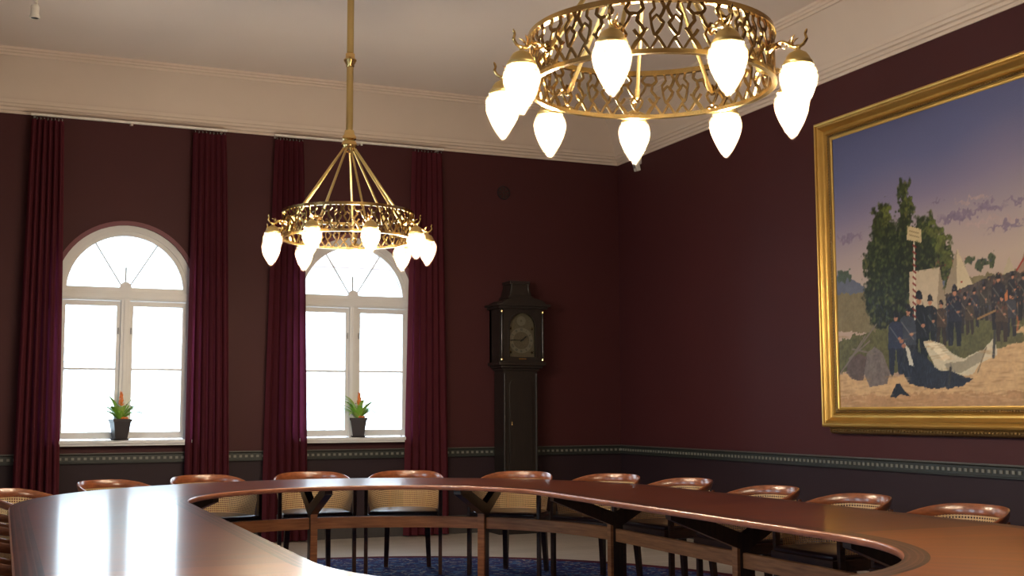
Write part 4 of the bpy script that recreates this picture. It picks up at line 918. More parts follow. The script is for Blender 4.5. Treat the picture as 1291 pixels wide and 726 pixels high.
    ('L', 'l', (86, 84, 78), [(0.834, 0.682), (0.967, 0.532)], 0.004, 0),
    ('E', 'e', (176, 120, 92), [(0.909, 0.753), (0.027, 0.027)], 0, 0),
    ('P', 'hat', (28, 26, 30), [(0.871, 0.772), (0.885, 0.82), (0.913, 0.834), (0.939, 0.815), (0.952, 0.76)], 0.002, 0.1),
    ('E', 'e', (170, 116, 88), [(0.943, 0.576), (0.023, 0.014)], 0, 0),
    ('P', 'coat', (58, 60, 70), [(0.708, 0.636), (0.75, 0.657), (0.829, 0.651), (0.867, 0.624), (0.864, 0.434), (0.69, 0.443)], 0.004, 0.2),
    ('P', 'legs', (43, 45, 52), [(0.699, 0.452), (0.775, 0.448), (0.748, 0.248), (0.696, 0.249)], 0.002, 0.2),
    ('P', 'legs', (43, 45, 52), [(0.782, 0.448), (0.857, 0.444), (0.846, 0.245), (0.799, 0.246)], 0.002, 0.2),
    ('L', 'l', (118, 116, 114), [(0.723, 0.615), (0.844, 0.483)], 0.004, 0),
    ('E', 'e', (176, 120, 92), [(0.791, 0.678), (0.024, 0.024)], 0, 0),
    ('P', 'hat', (28, 26, 30), [(0.757, 0.695), (0.77, 0.737), (0.795, 0.75), (0.818, 0.733), (0.829, 0.684)], 0.002, 0.1),
    ('E', 'e', (170, 116, 88), [(0.822, 0.522), (0.021, 0.012)], 0, 0),
    ('P', 'sheet', (198, 186, 158), [(0.933, 0.466), (1.004, 0.468), (1.111, 0.44), (1.227, 0.358), (1.314, 0.327), (1.503, 0.382), (1.605, 0.461), (1.618, 0.345), (1.47, 0.289), (1.394, 0.217), (1.293, 0.209), (1.176, 0.235), (1.055, 0.26)], 0.006, 0.08),
    ('P', 'sheetfold', (150, 140, 118), [(1.134, 0.301), (1.313, 0.311), (1.532, 0.391), (1.47, 0.299), (1.294, 0.231), (1.176, 0.235)], 0.006, 0.1),
    ('P', 'sheetfold2', (226, 212, 182), [(0.972, 0.458), (1.065, 0.442), (1.196, 0.332), (1.135, 0.312)], 0.006, 0.06),
    ('L', 'l', (120, 104, 80), [(1.438, 0.227), (1.525, 0.392)], 0.008, 0),
    ('L', 'l', (60, 56, 54), [(1.606, 0.492), (1.583, 0.326)], 0.02, 0),
    ('P', 'coat', (46, 50, 70), [(0.585, 0.605), (0.625, 0.625), (0.7, 0.619), (0.736, 0.594), (0.734, 0.415), (0.568, 0.423)], 0.004, 0.2),
    ('P', 'legs', (34, 37, 52), [(0.576, 0.432), (0.649, 0.428), (0.624, 0.24), (0.574, 0.241)], 0.002, 0.2),
    ('P', 'legs', (34, 37, 52), [(0.656, 0.428), (0.727, 0.424), (0.717, 0.237), (0.673, 0.238)], 0.002, 0.2),
    ('L', 'l', (106, 106, 114), [(0.6, 0.585), (0.714, 0.461)], 0.004, 0),
    ('E', 'e', (176, 120, 92), [(0.664, 0.645), (0.023, 0.022)], 0, 0),
    ('P', 'hat', (28, 26, 30), [(0.632, 0.661), (0.644, 0.701), (0.668, 0.712), (0.69, 0.697), (0.7, 0.651)], 0.002, 0.1),
    ('E', 'e', (170, 116, 88), [(0.694, 0.498), (0.019, 0.011)], 0, 0),
    ('P', 'lying', (34, 37, 50), [(0.74, 0.351), (0.858, 0.414), (0.951, 0.353), (1.071, 0.26), (1.206, 0.239), (1.393, 0.185), (1.319, 0.15), (1.169, 0.126), (0.939, 0.136), (0.78, 0.167), (0.718, 0.248)], 0.01, 0.3),
    ('L', 'l', (50, 46, 44), [(1.171, 0.158), (1.192, 0.267)], 0.02, 0),
    ('P', 'white cloth', (198, 192, 176), [(0.746, 0.465), (0.793, 0.417), (0.835, 0.29), (0.787, 0.303)], 0.004, 0.05),
    ('E', 'e', (158, 104, 78), [(0.714, 0.478), (0.025, 0.017)], 0, 0),
    ('E', 'e', (158, 104, 78), [(0.737, 0.443), (0.025, 0.017)], 0, 0),
    ('P', 'basket', (112, 100, 94), [(0.285, 0.274), (0.328, 0.404), (0.42, 0.453), (0.506, 0.407), (0.584, 0.253), (0.545, 0.172), (0.351, 0.153)], 0.006, 0.25),
    ('P', 'basket2', (92, 76, 70), [(0.081, 0.268), (0.124, 0.376), (0.237, 0.408), (0.327, 0.38), (0.282, 0.202), (0.154, 0.217)], 0.006, 0.25),
    ('L', 'l', (118, 104, 94), [(0.004, 0.258), (0.455, 0.623)], 0.01, 0),
    ('L', 'l', (118, 104, 94), [(0.165, 0.448), (0.417, 0.4)], 0.01, 0),
    ('L', 'l', (118, 104, 94), [(0.124, 0.376), (0.369, 0.497)], 0.01, 0),
    ('L', 'l', (118, 104, 94), [(0.083, 0.317), (0.317, 0.536)], 0.01, 0),
    ('P', 'helmet', (30, 32, 42), [(0.575, 0.079), (0.612, 0.136), (0.647, 0.17), (0.681, 0.169), (0.72, 0.128), (0.791, 0.076), (0.677, 0.095), (0.633, 0.067)], 0.004, 0.15),
    ('P', 'sign', (190, 170, 130), [(0.817, 1.312), (0.961, 1.263), (0.956, 1.166), (0.811, 1.209)], 0.002, 0.05),
    ('L', 'l', (120, 100, 70), [(0.839, 1.269), (0.935, 1.238)], 0.004, 0),
    ('L', 'l', (120, 100, 70), [(0.838, 1.24), (0.934, 1.209)], 0.004, 0),
    ('L', 'l', (206, 196, 170), [(0.883, 1.176), (0.862, 0.629)], 0.014, 0),
    ('L', 'l', (120, 40, 36), [(0.873, 1.16), (0.898, 1.14)], 0.012, 0),
    ('L', 'l', (120, 40, 36), [(0.87, 1.114), (0.895, 1.094)], 0.012, 0),
    ('L', 'l', (120, 40, 36), [(0.868, 1.069), (0.893, 1.049)], 0.012, 0),
    ('L', 'l', (120, 40, 36), [(0.865, 1.023), (0.89, 1.003)], 0.012, 0),
    ('L', 'l', (120, 40, 36), [(0.863, 0.977), (0.888, 0.958)], 0.012, 0),
    ('L', 'l', (120, 40, 36), [(0.86, 0.932), (0.885, 0.912)], 0.012, 0),
    ('L', 'l', (120, 40, 36), [(0.858, 0.886), (0.883, 0.867)], 0.012, 0),
    ('L', 'l', (120, 40, 36), [(0.855, 0.841), (0.88, 0.821)], 0.012, 0),
    ('L', 'l', (120, 40, 36), [(0.853, 0.795), (0.878, 0.776)], 0.012, 0),
    ('L', 'l', (120, 40, 36), [(0.85, 0.75), (0.875, 0.73)], 0.012, 0),
    ('L', 'l', (120, 40, 36), [(0.848, 0.704), (0.873, 0.685)], 0.012, 0),
    ('L', 'l', (120, 40, 36), [(0.846, 0.659), (0.87, 0.64)], 0.012, 0),
]

# ------------------------------------------------------------------ stadium paths (table, rug)
CX, YA, YB = 2.02, 3.95, 6.75
def stadium(r, arc=32, st=14):
    """points (x,y), arclength-like param of the centreline, going anticlockwise from the right side, near end"""
    pts = []
    for k in range(st): pts.append((CX + r, YA + (YB - YA) * k / st))
    for k in range(arc): a = PI * k / arc; pts.append((CX + r * math.cos(a), YB + r * math.sin(a)))
    for k in range(st): pts.append((CX - r, YB + (YA - YB) * k / st))
    for k in range(arc): a = PI + PI * k / arc; pts.append((CX + r * math.cos(a), YA + r * math.sin(a)))
    return pts
ARC, ST = 48, 14
RI, RO = 1.055, 1.97
# rug
e = MB(); rr = [0.001, 1.0, 2.0, 2.6, 2.8, 2.93, 2.95, 3.04, 3.05]
rows = [[(x, y, .010) for x, y in stadium(r_, 40, 10)] for r_ in rr] + [[(x, y, .0) for x, y in stadium(3.055, 40, 10)]]
e.grid(rows, closed_u=True)
rug = e.build('rug', M['rug'], fix=True)
at = rug.data.attributes.new('edge', 'FLOAT', 'POINT')
npr = len(rows[0]); vals = []
for r_ in rr + [3.055]: vals += [3.05 - r_] * npr
at.data.foreach_set('value', vals)
tag(rug, 'blue patterned carpet with a dark red border under the ring-shaped table', 'carpet')

# ------------------------------------------------------------------ conference table
table = thing('conference_table', 'large ring-shaped polished mahogany conference table with an open middle', 'table', (CX, 5.35, .01))
TZ = .71
def tl(p): return (p[0] - CX, p[1] - 5.35, p[2] - .01)
prof = [(RI + .012, .680), (RI + .002, .684), (RI, .690), (RI, .703), (RI + .006, .7095)]
top_r = [RI + .006, RI + .03, RI + .085, RI + .2, RI + .45, RI + .7, RO - .085, RO - .03, RO - .006]
mb = MB()
lenmid = []
P0 = stadium(1.5, ARC, ST); L = [0]
for k in range(len(P0)): L.append(L[-1] + math.dist(P0[k], P0[(k + 1) % len(P0)]))
rows = [[tl((x, y, .71)) for x, y in stadium(r_, ARC, ST)] for r_ in top_r]
mb.grid(rows, closed_u=True, uvs=lambda i, j: (L[j], top_r[min(i, len(top_r) - 1)] - RI))
nf_top = len(mb.f)
mb.mat = 1
rows = [[tl((x, y, z)) for x, y in stadium(r_, ARC, ST)] for r_, z in [(RI + .006, .71), (RI + .001, .706), (RI, .702), (RI, .688), (RI + .005, .680), (RI + .1, .678), (RO - .1, .678), (RO - .005, .680), (RO, .688), (RO, .702), (RO - .001, .706), (RO - .006, .71)]]
mb.grid(rows, closed_u=True, flip=True)
top = mb.build('tabletop', [M['top'], M['wood_edge']], table, fix=False, angle=50)
nseg = len(P0)
tone_a = top.data.attributes.new('tone', 'FLOAT', 'FACE')
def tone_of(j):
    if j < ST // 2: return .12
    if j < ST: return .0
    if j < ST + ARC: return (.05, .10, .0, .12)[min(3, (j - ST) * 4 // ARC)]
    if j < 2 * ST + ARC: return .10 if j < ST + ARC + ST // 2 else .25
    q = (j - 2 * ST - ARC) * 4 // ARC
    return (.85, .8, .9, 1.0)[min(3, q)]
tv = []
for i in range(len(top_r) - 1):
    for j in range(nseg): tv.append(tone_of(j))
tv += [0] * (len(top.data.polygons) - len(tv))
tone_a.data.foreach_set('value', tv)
# curved stretcher rail linking the legs
RM = 1.555
mb = MB()
rows = [[tl((x, y, z)) for x, y in stadium(r_, ARC, ST)] for r_, z in ((RM - .014, .388), (RM - .014, .462), (RM - .010, .466), (RM + .010, .466), (RM + .014, .462), (RM + .014, .388))]
mb.grid(rows, closed_u=True, closed_v=True)
mb.build('stretcher', M['wood_rail'], table, angle=40)
# Y-shaped legs
legs = []
for a in (0, 45, 90, 135, 180): legs.append((CX + RM * math.cos(R(a)), YB + RM * math.sin(R(a)), R(a)))
for a in (180, 225, 270, 315, 360): legs.append((CX + RM * math.cos(R(a)), YA + RM * math.sin(R(a)), R(a)))
legs += [(CX + RM, 5.35, 0), (CX - RM, 5.35, PI)]
Yp = [(-.030, .0), (.036, .0), (.036, .485), (.31, .645), (.31, .679), (.24, .679), (.0, .560), (-.32, .679), (-.44, .679), (-.44, .650), (-.030, .485)]
for x, y, a in legs:
    rd = Vector((math.cos(a), math.sin(a), 0)); tg_ = Vector((-math.sin(a), math.cos(a), 0)); c0 = Vector(tl((x, y, .01)))
    f = lambda p, z, t: c0 + rd * p + tg_ * t + Vector((0, 0, max(z - .012 + .012, 0) - .0))
    mb = MB(); mb.prism([(p, max(z - .01, .002)) for p, z in Yp], f, -.026, .026)
    lg = mb.build('leg', M['wood_dark'], table, smooth=False)
    mb = MB(); mb.prism([(-.048, .002), (-.030, .002), (-.030, .50), (-.048, .50)], f, -.024, .024)  # paler colour paints the light falling on the leg's inner face
    mb.build('lit_facing_strip', M['wood_rail'], lg, smooth=False)['label'] = 'strip on the inner face of the leg, its paler colour standing in for light on it'

# ------------------------------------------------------------------ chairs (front faces -Y, back at +Y)
def uplan(t, hw=.278, fy=-.19, by=-.02, dep=.290):
    """t 0..1 from left front end round the back to right front end"""
    Ls = by - fy; La = PI * (hw + dep) / 2; T = 2 * Ls + La; s = t * T
    if s < Ls: return Vector((-hw, fy + s)), Vector((-1, 0))
    if s > Ls + La: return Vector((hw, by - (s - Ls - La))), Vector((1, 0))
    a = PI * (s - Ls) / La
    return Vector((-hw * math.cos(a), by + dep * math.sin(a))), Vector((-math.cos(a) / hw, math.sin(a) / dep)).normalized()
def rail_z(y):
    t = max(0, min(1, (y + .19) / .44)); t = t * t * (3 - 2 * t)
    return .625 + .082 * t
def make_chair():
    c = thing('cane_armchair', '', 'chair')
    N = 40
    # bent top rail
    mb = MB(); rows = []
    for i in range(N + 1):
        t = i / N; p, n = uplan(t); z = rail_z(p.y)
        hgt = .028 * (.62 + .38 * math.sin(PI * t)) ; th = .0085
        sec = []
        for k in range(10):
            a = 2 * PI * k / 10; ca, sa = math.cos(a), math.sin(a)
            u = math.copysign(abs(ca) ** .6, ca) * th; v = math.copysign(abs(sa) ** .6, sa) * hgt
            o_ = u + v * .25 + .004
            sec.append((p.x + n.x * o_, p.y + n.y * o_, z + v - u * .25))
        rows.append(sec)
    b = mb.grid(rows, closed_u=True)
    mb.face([b + k for k in range(10)][::-1]); mb.face([b + N * 10 + k for k in range(10)])
    mb.build('top_rail', M['wood_chair'], c, angle=60)
    # cane back, wrapping round from arm to arm
    mb = MB(); rows = []; NV = 6
    per = 1.24
    for j in range(NV + 1):
        row = []
        for i in range(N + 1):
            t = .02 + .96 * i / N; p, n = uplan(t); zt = rail_z(p.y) - .022; zb = .452
            q = j / NV; z = zb + (zt - zb) * q; ins = -.004 - .030 * (1 - q)
            row.append((p.x + n.x * ins, p.y + n.y * ins, z))
        rows.append(row)
    mb.grid(rows, uvs=lambda i, j: (per * j / N, .25 * i / NV))
    mb.build('cane_back', M['cane'], c, fix=False, angle=80)
    # seat frame and cushion
    def D(s_, n=20):
        out_ = []
        for i in range(n + 1):
            p, nn = uplan(i / n, .262, -.235, .02, .225); out_.append((p.x * s_, p.y * s_ + (1 - s_) * 0))
        return out_
    mb = MB(); rows = [[(x, y, z) for x, y in D(s_)] for s_, z in ((.95, .375), (1, .380), (1, .432), (.96, .438), (.3, .438))]
    b = mb.grid(rows, closed_u=True); n1 = len(rows[0]); mb.face([b + k for k in range(n1)][::-1]); mb.face([b + 4 * n1 + k for k in range(n1)])
    mb.build('seat_frame', M['wood_leg'], c, angle=40)
    mb = MB(); rows = [[(x, y, z) for x, y in D(s_)] for s_, z in ((.93, .434), (.955, .443), (.945, .456), (.88, .463), (.6, .468), (.2, .470))]
    b = mb.grid(rows, closed_u=True); mb.face([b + 5 * n1 + k for k in range(n1)])
    mb.build('seat', M['leather'], c, angle=60)
    # legs
    for sx_ in (-1, 1):
        mb = MB(); x = .272 * sx_
        mb.box((x, -.190, .315), (.026, .034, .622), taper=(1, 1)); mb.build('leg', M['wood_leg'], c, smooth=False, bevel=.004)
        mb = MB(); p0 = Vector((.150 * sx_, .205, .39)); p1 = Vector((.165 * sx_, .240, .004))
        rows = []
        for p, w in ((p1, .015), (p0, .021)):
            rows.append([(p.x - w, p.y - w, p.z), (p.x + w, p.y - w, p.z), (p.x + w, p.y + w, p.z), (p.x - w, p.y + w, p.z)])
        b = mb.grid(rows, closed_u=True); mb.face([b, b + 1, b + 2, b + 3]); mb.face([b + 4, b + 5, b + 6, b + 7]); mb.build('leg', M['wood_leg'], c, smooth=False)
        # upright between the seat and the rail
        mb = MB(); q = Vector((.140 * sx_, .245)); mb.tube([(q.x, q.y - .026, .43), (q.x, q.y - .010, .56), (q.x, q.y + .004, .665)], .010, 8); mb.build('back_post', M['wood_chair'], c)
    return c
chair = make_chair(); used = False
CR = 2.075
def place_chair(x, y, ang, label):
    """ang: outward direction of the chair back"""
    global used
    o = chair if not used else copy_tree(chair); used = True
    o.location = (x, y, .011); o.rotation_euler = (0, 0, ang - PI / 2)
    o['label'] = label; o['group'] = 'cane-backed chairs around the ring table'
    return o
far = [(152, 'cane-backed armchair below the curtain at the far left, behind the corner of the table'),
       (127.5, 'cane-backed armchair under the left arched window, its curved rail rimmed with white light'),
       (107.5, 'cane-backed armchair in front of the curtain between the windows, right of the left window'),
       (86.5, 'cane-backed armchair seen through the table ring, below the left curtain of the right window'),
       (67.5, 'cane-backed armchair seen through the table ring, below the curtain nearest the clock'),
       (44.5, 'cane-backed armchair directly in front of the tall dark clock'),
       (24.5, 'cane-backed armchair in front of the dark corner where the two walls meet'),
       (5.5, 'cane-backed armchair along the right wall, first one past the room corner')]
for a, lab in far:
    place_chair(CX + CR * math.cos(R(a)), YB + CR * math.sin(R(a)), R(a), lab)
for y, lab in [(6.03, 'cane-backed armchair along the right wall, just left of the painting'), (5.24, 'cane-backed armchair along the right wall, below the left edge of the gilt frame'), (4.44, 'cane-backed armchair along the right wall, below the painting at the right edge of the view')]:
    place_chair(CX + CR, y, 0, lab)
for k, (y, lab) in enumerate([(6.62, 'cane-backed armchair on the left side of the table, farthest of that row'), (5.87, 'cane-backed armchair on the left side of the table, second from the window end'), (5.12, 'cane-backed armchair on the left side of the table, third from the window end'), (4.37, 'cane-backed armchair on the left side of the table, nearest the camera')]):
    place_chair(CX - CR, y, PI, lab)

# ------------------------------------------------------------------ chandeliers
def ribbon(mb, path, w, r0, t, closed=False):
    """flat cut-metal ribbon on a cylinder of radius r0; path in (angle, z); w width, t radial thickness"""
    n = len(path); P = [(a * r0, z) for a, z in path]; rows = []
    for i in range(n):
        a = P[max(i - 1, 0)]; b = P[min(i + 1, n - 1)]
        dx, dz = b[0] - a[0], b[1] - a[1]; l = math.hypot(dx, dz) or 1
        nx, nz = -dz / l * w / 2, dx / l * w / 2
        row = []
        for sgn, rad in ((1, r0 + t / 2), (-1, r0 + t / 2), (-1, r0 - t / 2), (1, r0 - t / 2)):
            th = (P[i][0] + sgn * nx) / r0; z = P[i][1] + sgn * nz
            row.append((rad * math.cos(th), rad * math.sin(th), z))
        rows.append(row)
    b = mb.grid(rows, closed_u=True); mb.face([b, b + 1, b + 2, b + 3]); m_ = (n - 1) * 4; mb.face([b + m_, b + m_ + 1, b + m_ + 2, b + m_ + 3])
# half motif: (u 0..1 across 20 degrees from the lamp axis, v 0..1 up the band)
MOT = [
    [(.28, .0), (.36, .13), (.46, .27), (.53, .38), (.47, .50), (.38, .60), (.41, .74), (.22, .76), (.14, .86), (.24, 1.)],
    [(.24, .0), (.34, .16), (.46, .25), (.56, .12), (.65, .0), (.74, .12), (.82, .25), (.74, .30)],
    [(.82, .25), (.92, .10), (.98, .0)],
    [(.76, .28), (.88, .42), (.94, .54), (.86, .62), (.93, .74), (.97, .86), (.90, 1.)],
    [(.74, .30), (.70, .44), (.68, .58), (.80, .70), (.86, .62)],
    [(.68, .58), (.66, .72), (.76, .84), (.72, 1.)],
    [(.46, .25), (.38, .32), (.31, .42)],
    [(.0, .10), (.08, .20), (.15, .34), (.08, .46), (.17, .58), (.23, .70), (.22, .76)],
    [(.0, .34), (.08, .46), (.0, .58)],
    [(.41, .74), (.52, .84), (.47, 1.)],
    [(.53, .38), (.60, .44)],
    [(.0, .02), (.10, .06), (.20, .0)],
]
def smooth_path(p, n=3):
    out_ = []
    for i in range(len(p) - 1):
        p0 = p[max(i - 1, 0)]; p1 = p[i]; p2 = p[i + 1]; p3 = p[min(i + 2, len(p) - 1)]
        for k in range(n):
            t = k / n; a = []
            for d in (0, 1):
                a.append(.5 * (2 * p1[d] + (p2[d] - p0[d]) * t + (2 * p0[d] - 5 * p1[d] + 4 * p2[d] - p3[d]) * t * t + (-p0[d] + 3 * p1[d] - 3 * p2[d] + p3[d]) * t ** 3) * .5 + .5 * (p1[d] + (p2[d] - p1[d]) * t))
            out_.append(tuple(a))
    out_.append(p[-1]); return out_
ZB = 2.310; ZT = 2.478; RR = .42; RL = .517; ZTIP = 2.147
def make_chandelier():
    c = thing('chandelier', '', 'chandelier')
    # filigree band
    mb = MB()
    for k in range(9):
        base = R(40 * k)
        for sgn in (1, -1):
            for q, path in enumerate(MOT):
                pp = smooth_path(path, 2)
                ribbon(mb, [(base + sgn * R(20) * u, ZB + .006 + (ZT - ZB - .012) * v) for u, v in pp], .0085 if q % 3 else .0110, RR, .007)
    band = mb.build('filigree_band', M['brass_dark'], c, fix=True, smooth=False)
    for nm, z, hh in (('bottom_hoop', ZB, .016), ('top_hoop', ZT, .020)):
        mb = MB(); NS = 96; rows = []
        for r_, dz in ((RR - .010, -hh / 2), (RR + .009, -hh / 2), (RR + .009, -hh / 2 + .003), (RR + .004, -hh / 2 + .004), (RR + .004, hh / 2), (RR - .005, hh / 2), (RR - .005, -hh / 2 + .004), (RR - .010, -hh / 2 + .003)):
            rows.append([(r_ * math.cos(2 * PI * k / NS), r_ * math.sin(2 * PI * k / NS), z + dz) for k in range(NS)])
        mb.grid(rows, closed_u=True, closed_v=True); mb.build(nm, M['brass'], c, angle=30)
    # rods from the hub to the band
    for k in range(9):
        a = R(40 * k); mb = MB()
        p0 = Vector((.028 * math.cos(a), .028 * math.sin(a), 2.925)); p1 = Vector(((RR - .014) * math.cos(a), (RR - .014) * math.sin(a), 2.385))
        mb.tube([p0, p1], .0075, 8); d = (p1 - p0).normalized(); mb.tube([p1 - d * .03, p1], .0105, 8)
        mb.tube([p1, Vector(((RR + .002) * math.cos(a), (RR + .002) * math.sin(a), 2.378))], .006, 6)
        mb.build('rod', M['brass_rod'], c)
    mb = MB(); mb.lathe([(0, 2.880), (.016, 2.885), (.036, 2.900), (.049, 2.922), (.051, 2.940), (.042, 2.958), (.036, 2.966), (.045, 2.974), (.045, 2.990), (.036, 3.002), (.030, 3.030), (.0, 3.032)], 24)
    mb.build('hub', M['brass'], c)
    mb = MB(); mb.lathe([(.0225, 3.0), (.0225, ZC - .03)], 20); mb.build('stem', M['brass_rod'], c)
    mb = MB(); mb.lathe([(.0225, 3.455), (.027, 3.462), (.027, 3.472), (.042, 3.500), (.042, 3.506), (.030, 3.520), (.030, 3.545), (.0225, 3.552)], 24); mb.build('collar', M['brass'], c)
    mb = MB(); mb.lathe([(.02, ZC - .10), (.045, ZC - .085), (.085, ZC - .03), (.095, ZC - .004), (.0, ZC - .004)], 28); mb.build('ceiling_rose', M['brass'], c)
    # nine lamps
    gp = [(.0, 0), (.006, .0015), (.014, .010), (.027, .030), (.040, .055), (.051, .080), (.0585, .103), (.0615, .122), (.0595, .140), (.053, .155), (.043, .166), (.037, .171), (.037, .177)]
    cap = [(.046, .163), (.048, .168), (.0465, .176), (.041, .180), (.038, .190), (.029, .203), (.017, .210), (.009, .214), (.008, .222), (.004, .228), (0, .228)]
    for k in range(9):
        a = R(40 * k); ca, sa = math.cos(a), math.sin(a)
        P = lambda r_, z, s_=0: (r_ * ca - s_ * sa, r_ * sa + s_ * ca, z)
        mb = MB()
        pth = [(RR, 2.372), (RR + .014, 2.378), (RR + .030, 2.392), (RR + .048, 2.396), (RR + .066, 2.386), (RR + .082, 2.374), (RL + .004, 2.372), (RL + .020, 2.380), (RL + .030, 2.396), (RL + .026, 2.412), (RL + .032, 2.428)]
        mb.tube([P(*q) for q in smooth_path(pth, 2)], [.0065] * 13 + [.0055] * 4 + [.0045] * 3 + [.002], 7)
        # twining tendrils over the arm
        for s_, ph in ((1, 0), (-1, 1.5)):
            mb.tube([P(RR + .004 + .012 * q, 2.380 + .010 * math.sin(q * 1.3 + ph) + .006, s_ * .012 * math.cos(q * 1.5 + ph)) for q in range(8)], [.004 - .0003 * q for q in range(8)], 5)
            mb.tube([P(RL - .02, 2.384), P(RL - .012, 2.402, s_ * .014), P(RL - .002, 2.408, s_ * .02)], [.004, .0035, .001], 5)
        # hanging loop
        mb.tube([P(RL + .0085 * math.cos(t_), 2.376 - .0 + .0085 * math.sin(t_) - .006) for t_ in [2 * PI * q / 10 for q in range(10)]], .0025, 5, closed=True)
        arm = mb.build('lamp_arm', M['brass'], c, angle=60)
        g = MB(); g.lathe(cap, 24, (RL * ca, RL * sa, ZTIP), caps=False); g.tube([(RL * ca + .0475 * math.cos(2 * PI * q / 24), RL * sa + .0475 * math.sin(2 * PI * q / 24), ZTIP + .165) for q in range(24)], .003, 5, closed=True)
        g.build('cap', M['brass_rod'], arm)
        g = MB(); g.lathe(gp, 32, (RL * ca, RL * sa, ZTIP), uv=True, caps=False); g.build('glass_globe', M['globe'], arm, angle=60)
        g = MB(); g.lathe([(0, .046), (.012, .049), (.024, .066), (.029, .086), (.026, .104), (.015, .122), (.009, .132), (0, .136)], 10, (RL * ca, RL * sa, ZTIP)); g.build('bulb', M['bulb'], arm)
        g = MB(); g.lathe([(.011, .136), (.012, .150), (.012, .176), (0, .178)], 10, (RL * ca, RL * sa, ZTIP)); g.build('socket', M['fixture'], arm)
    return c
ch = make_chandelier(); ch.location = (CX, 3.52, 0); ch.rotation_euler = (0, 0, R(-12.7))
ch['label'] = 'large near brass chandelier with nine lit glass globes, top cut off by the picture edge'
ch['group'] = 'brass ring chandeliers'
c2 = copy_tree(ch); c2.location = (2.03, 7.48, 0); c2.rotation_euler = (0, 0, R(-10.2))
c2['label'] = 'farther, smaller-looking brass chandelier on its long stem, hanging in front of the right window'

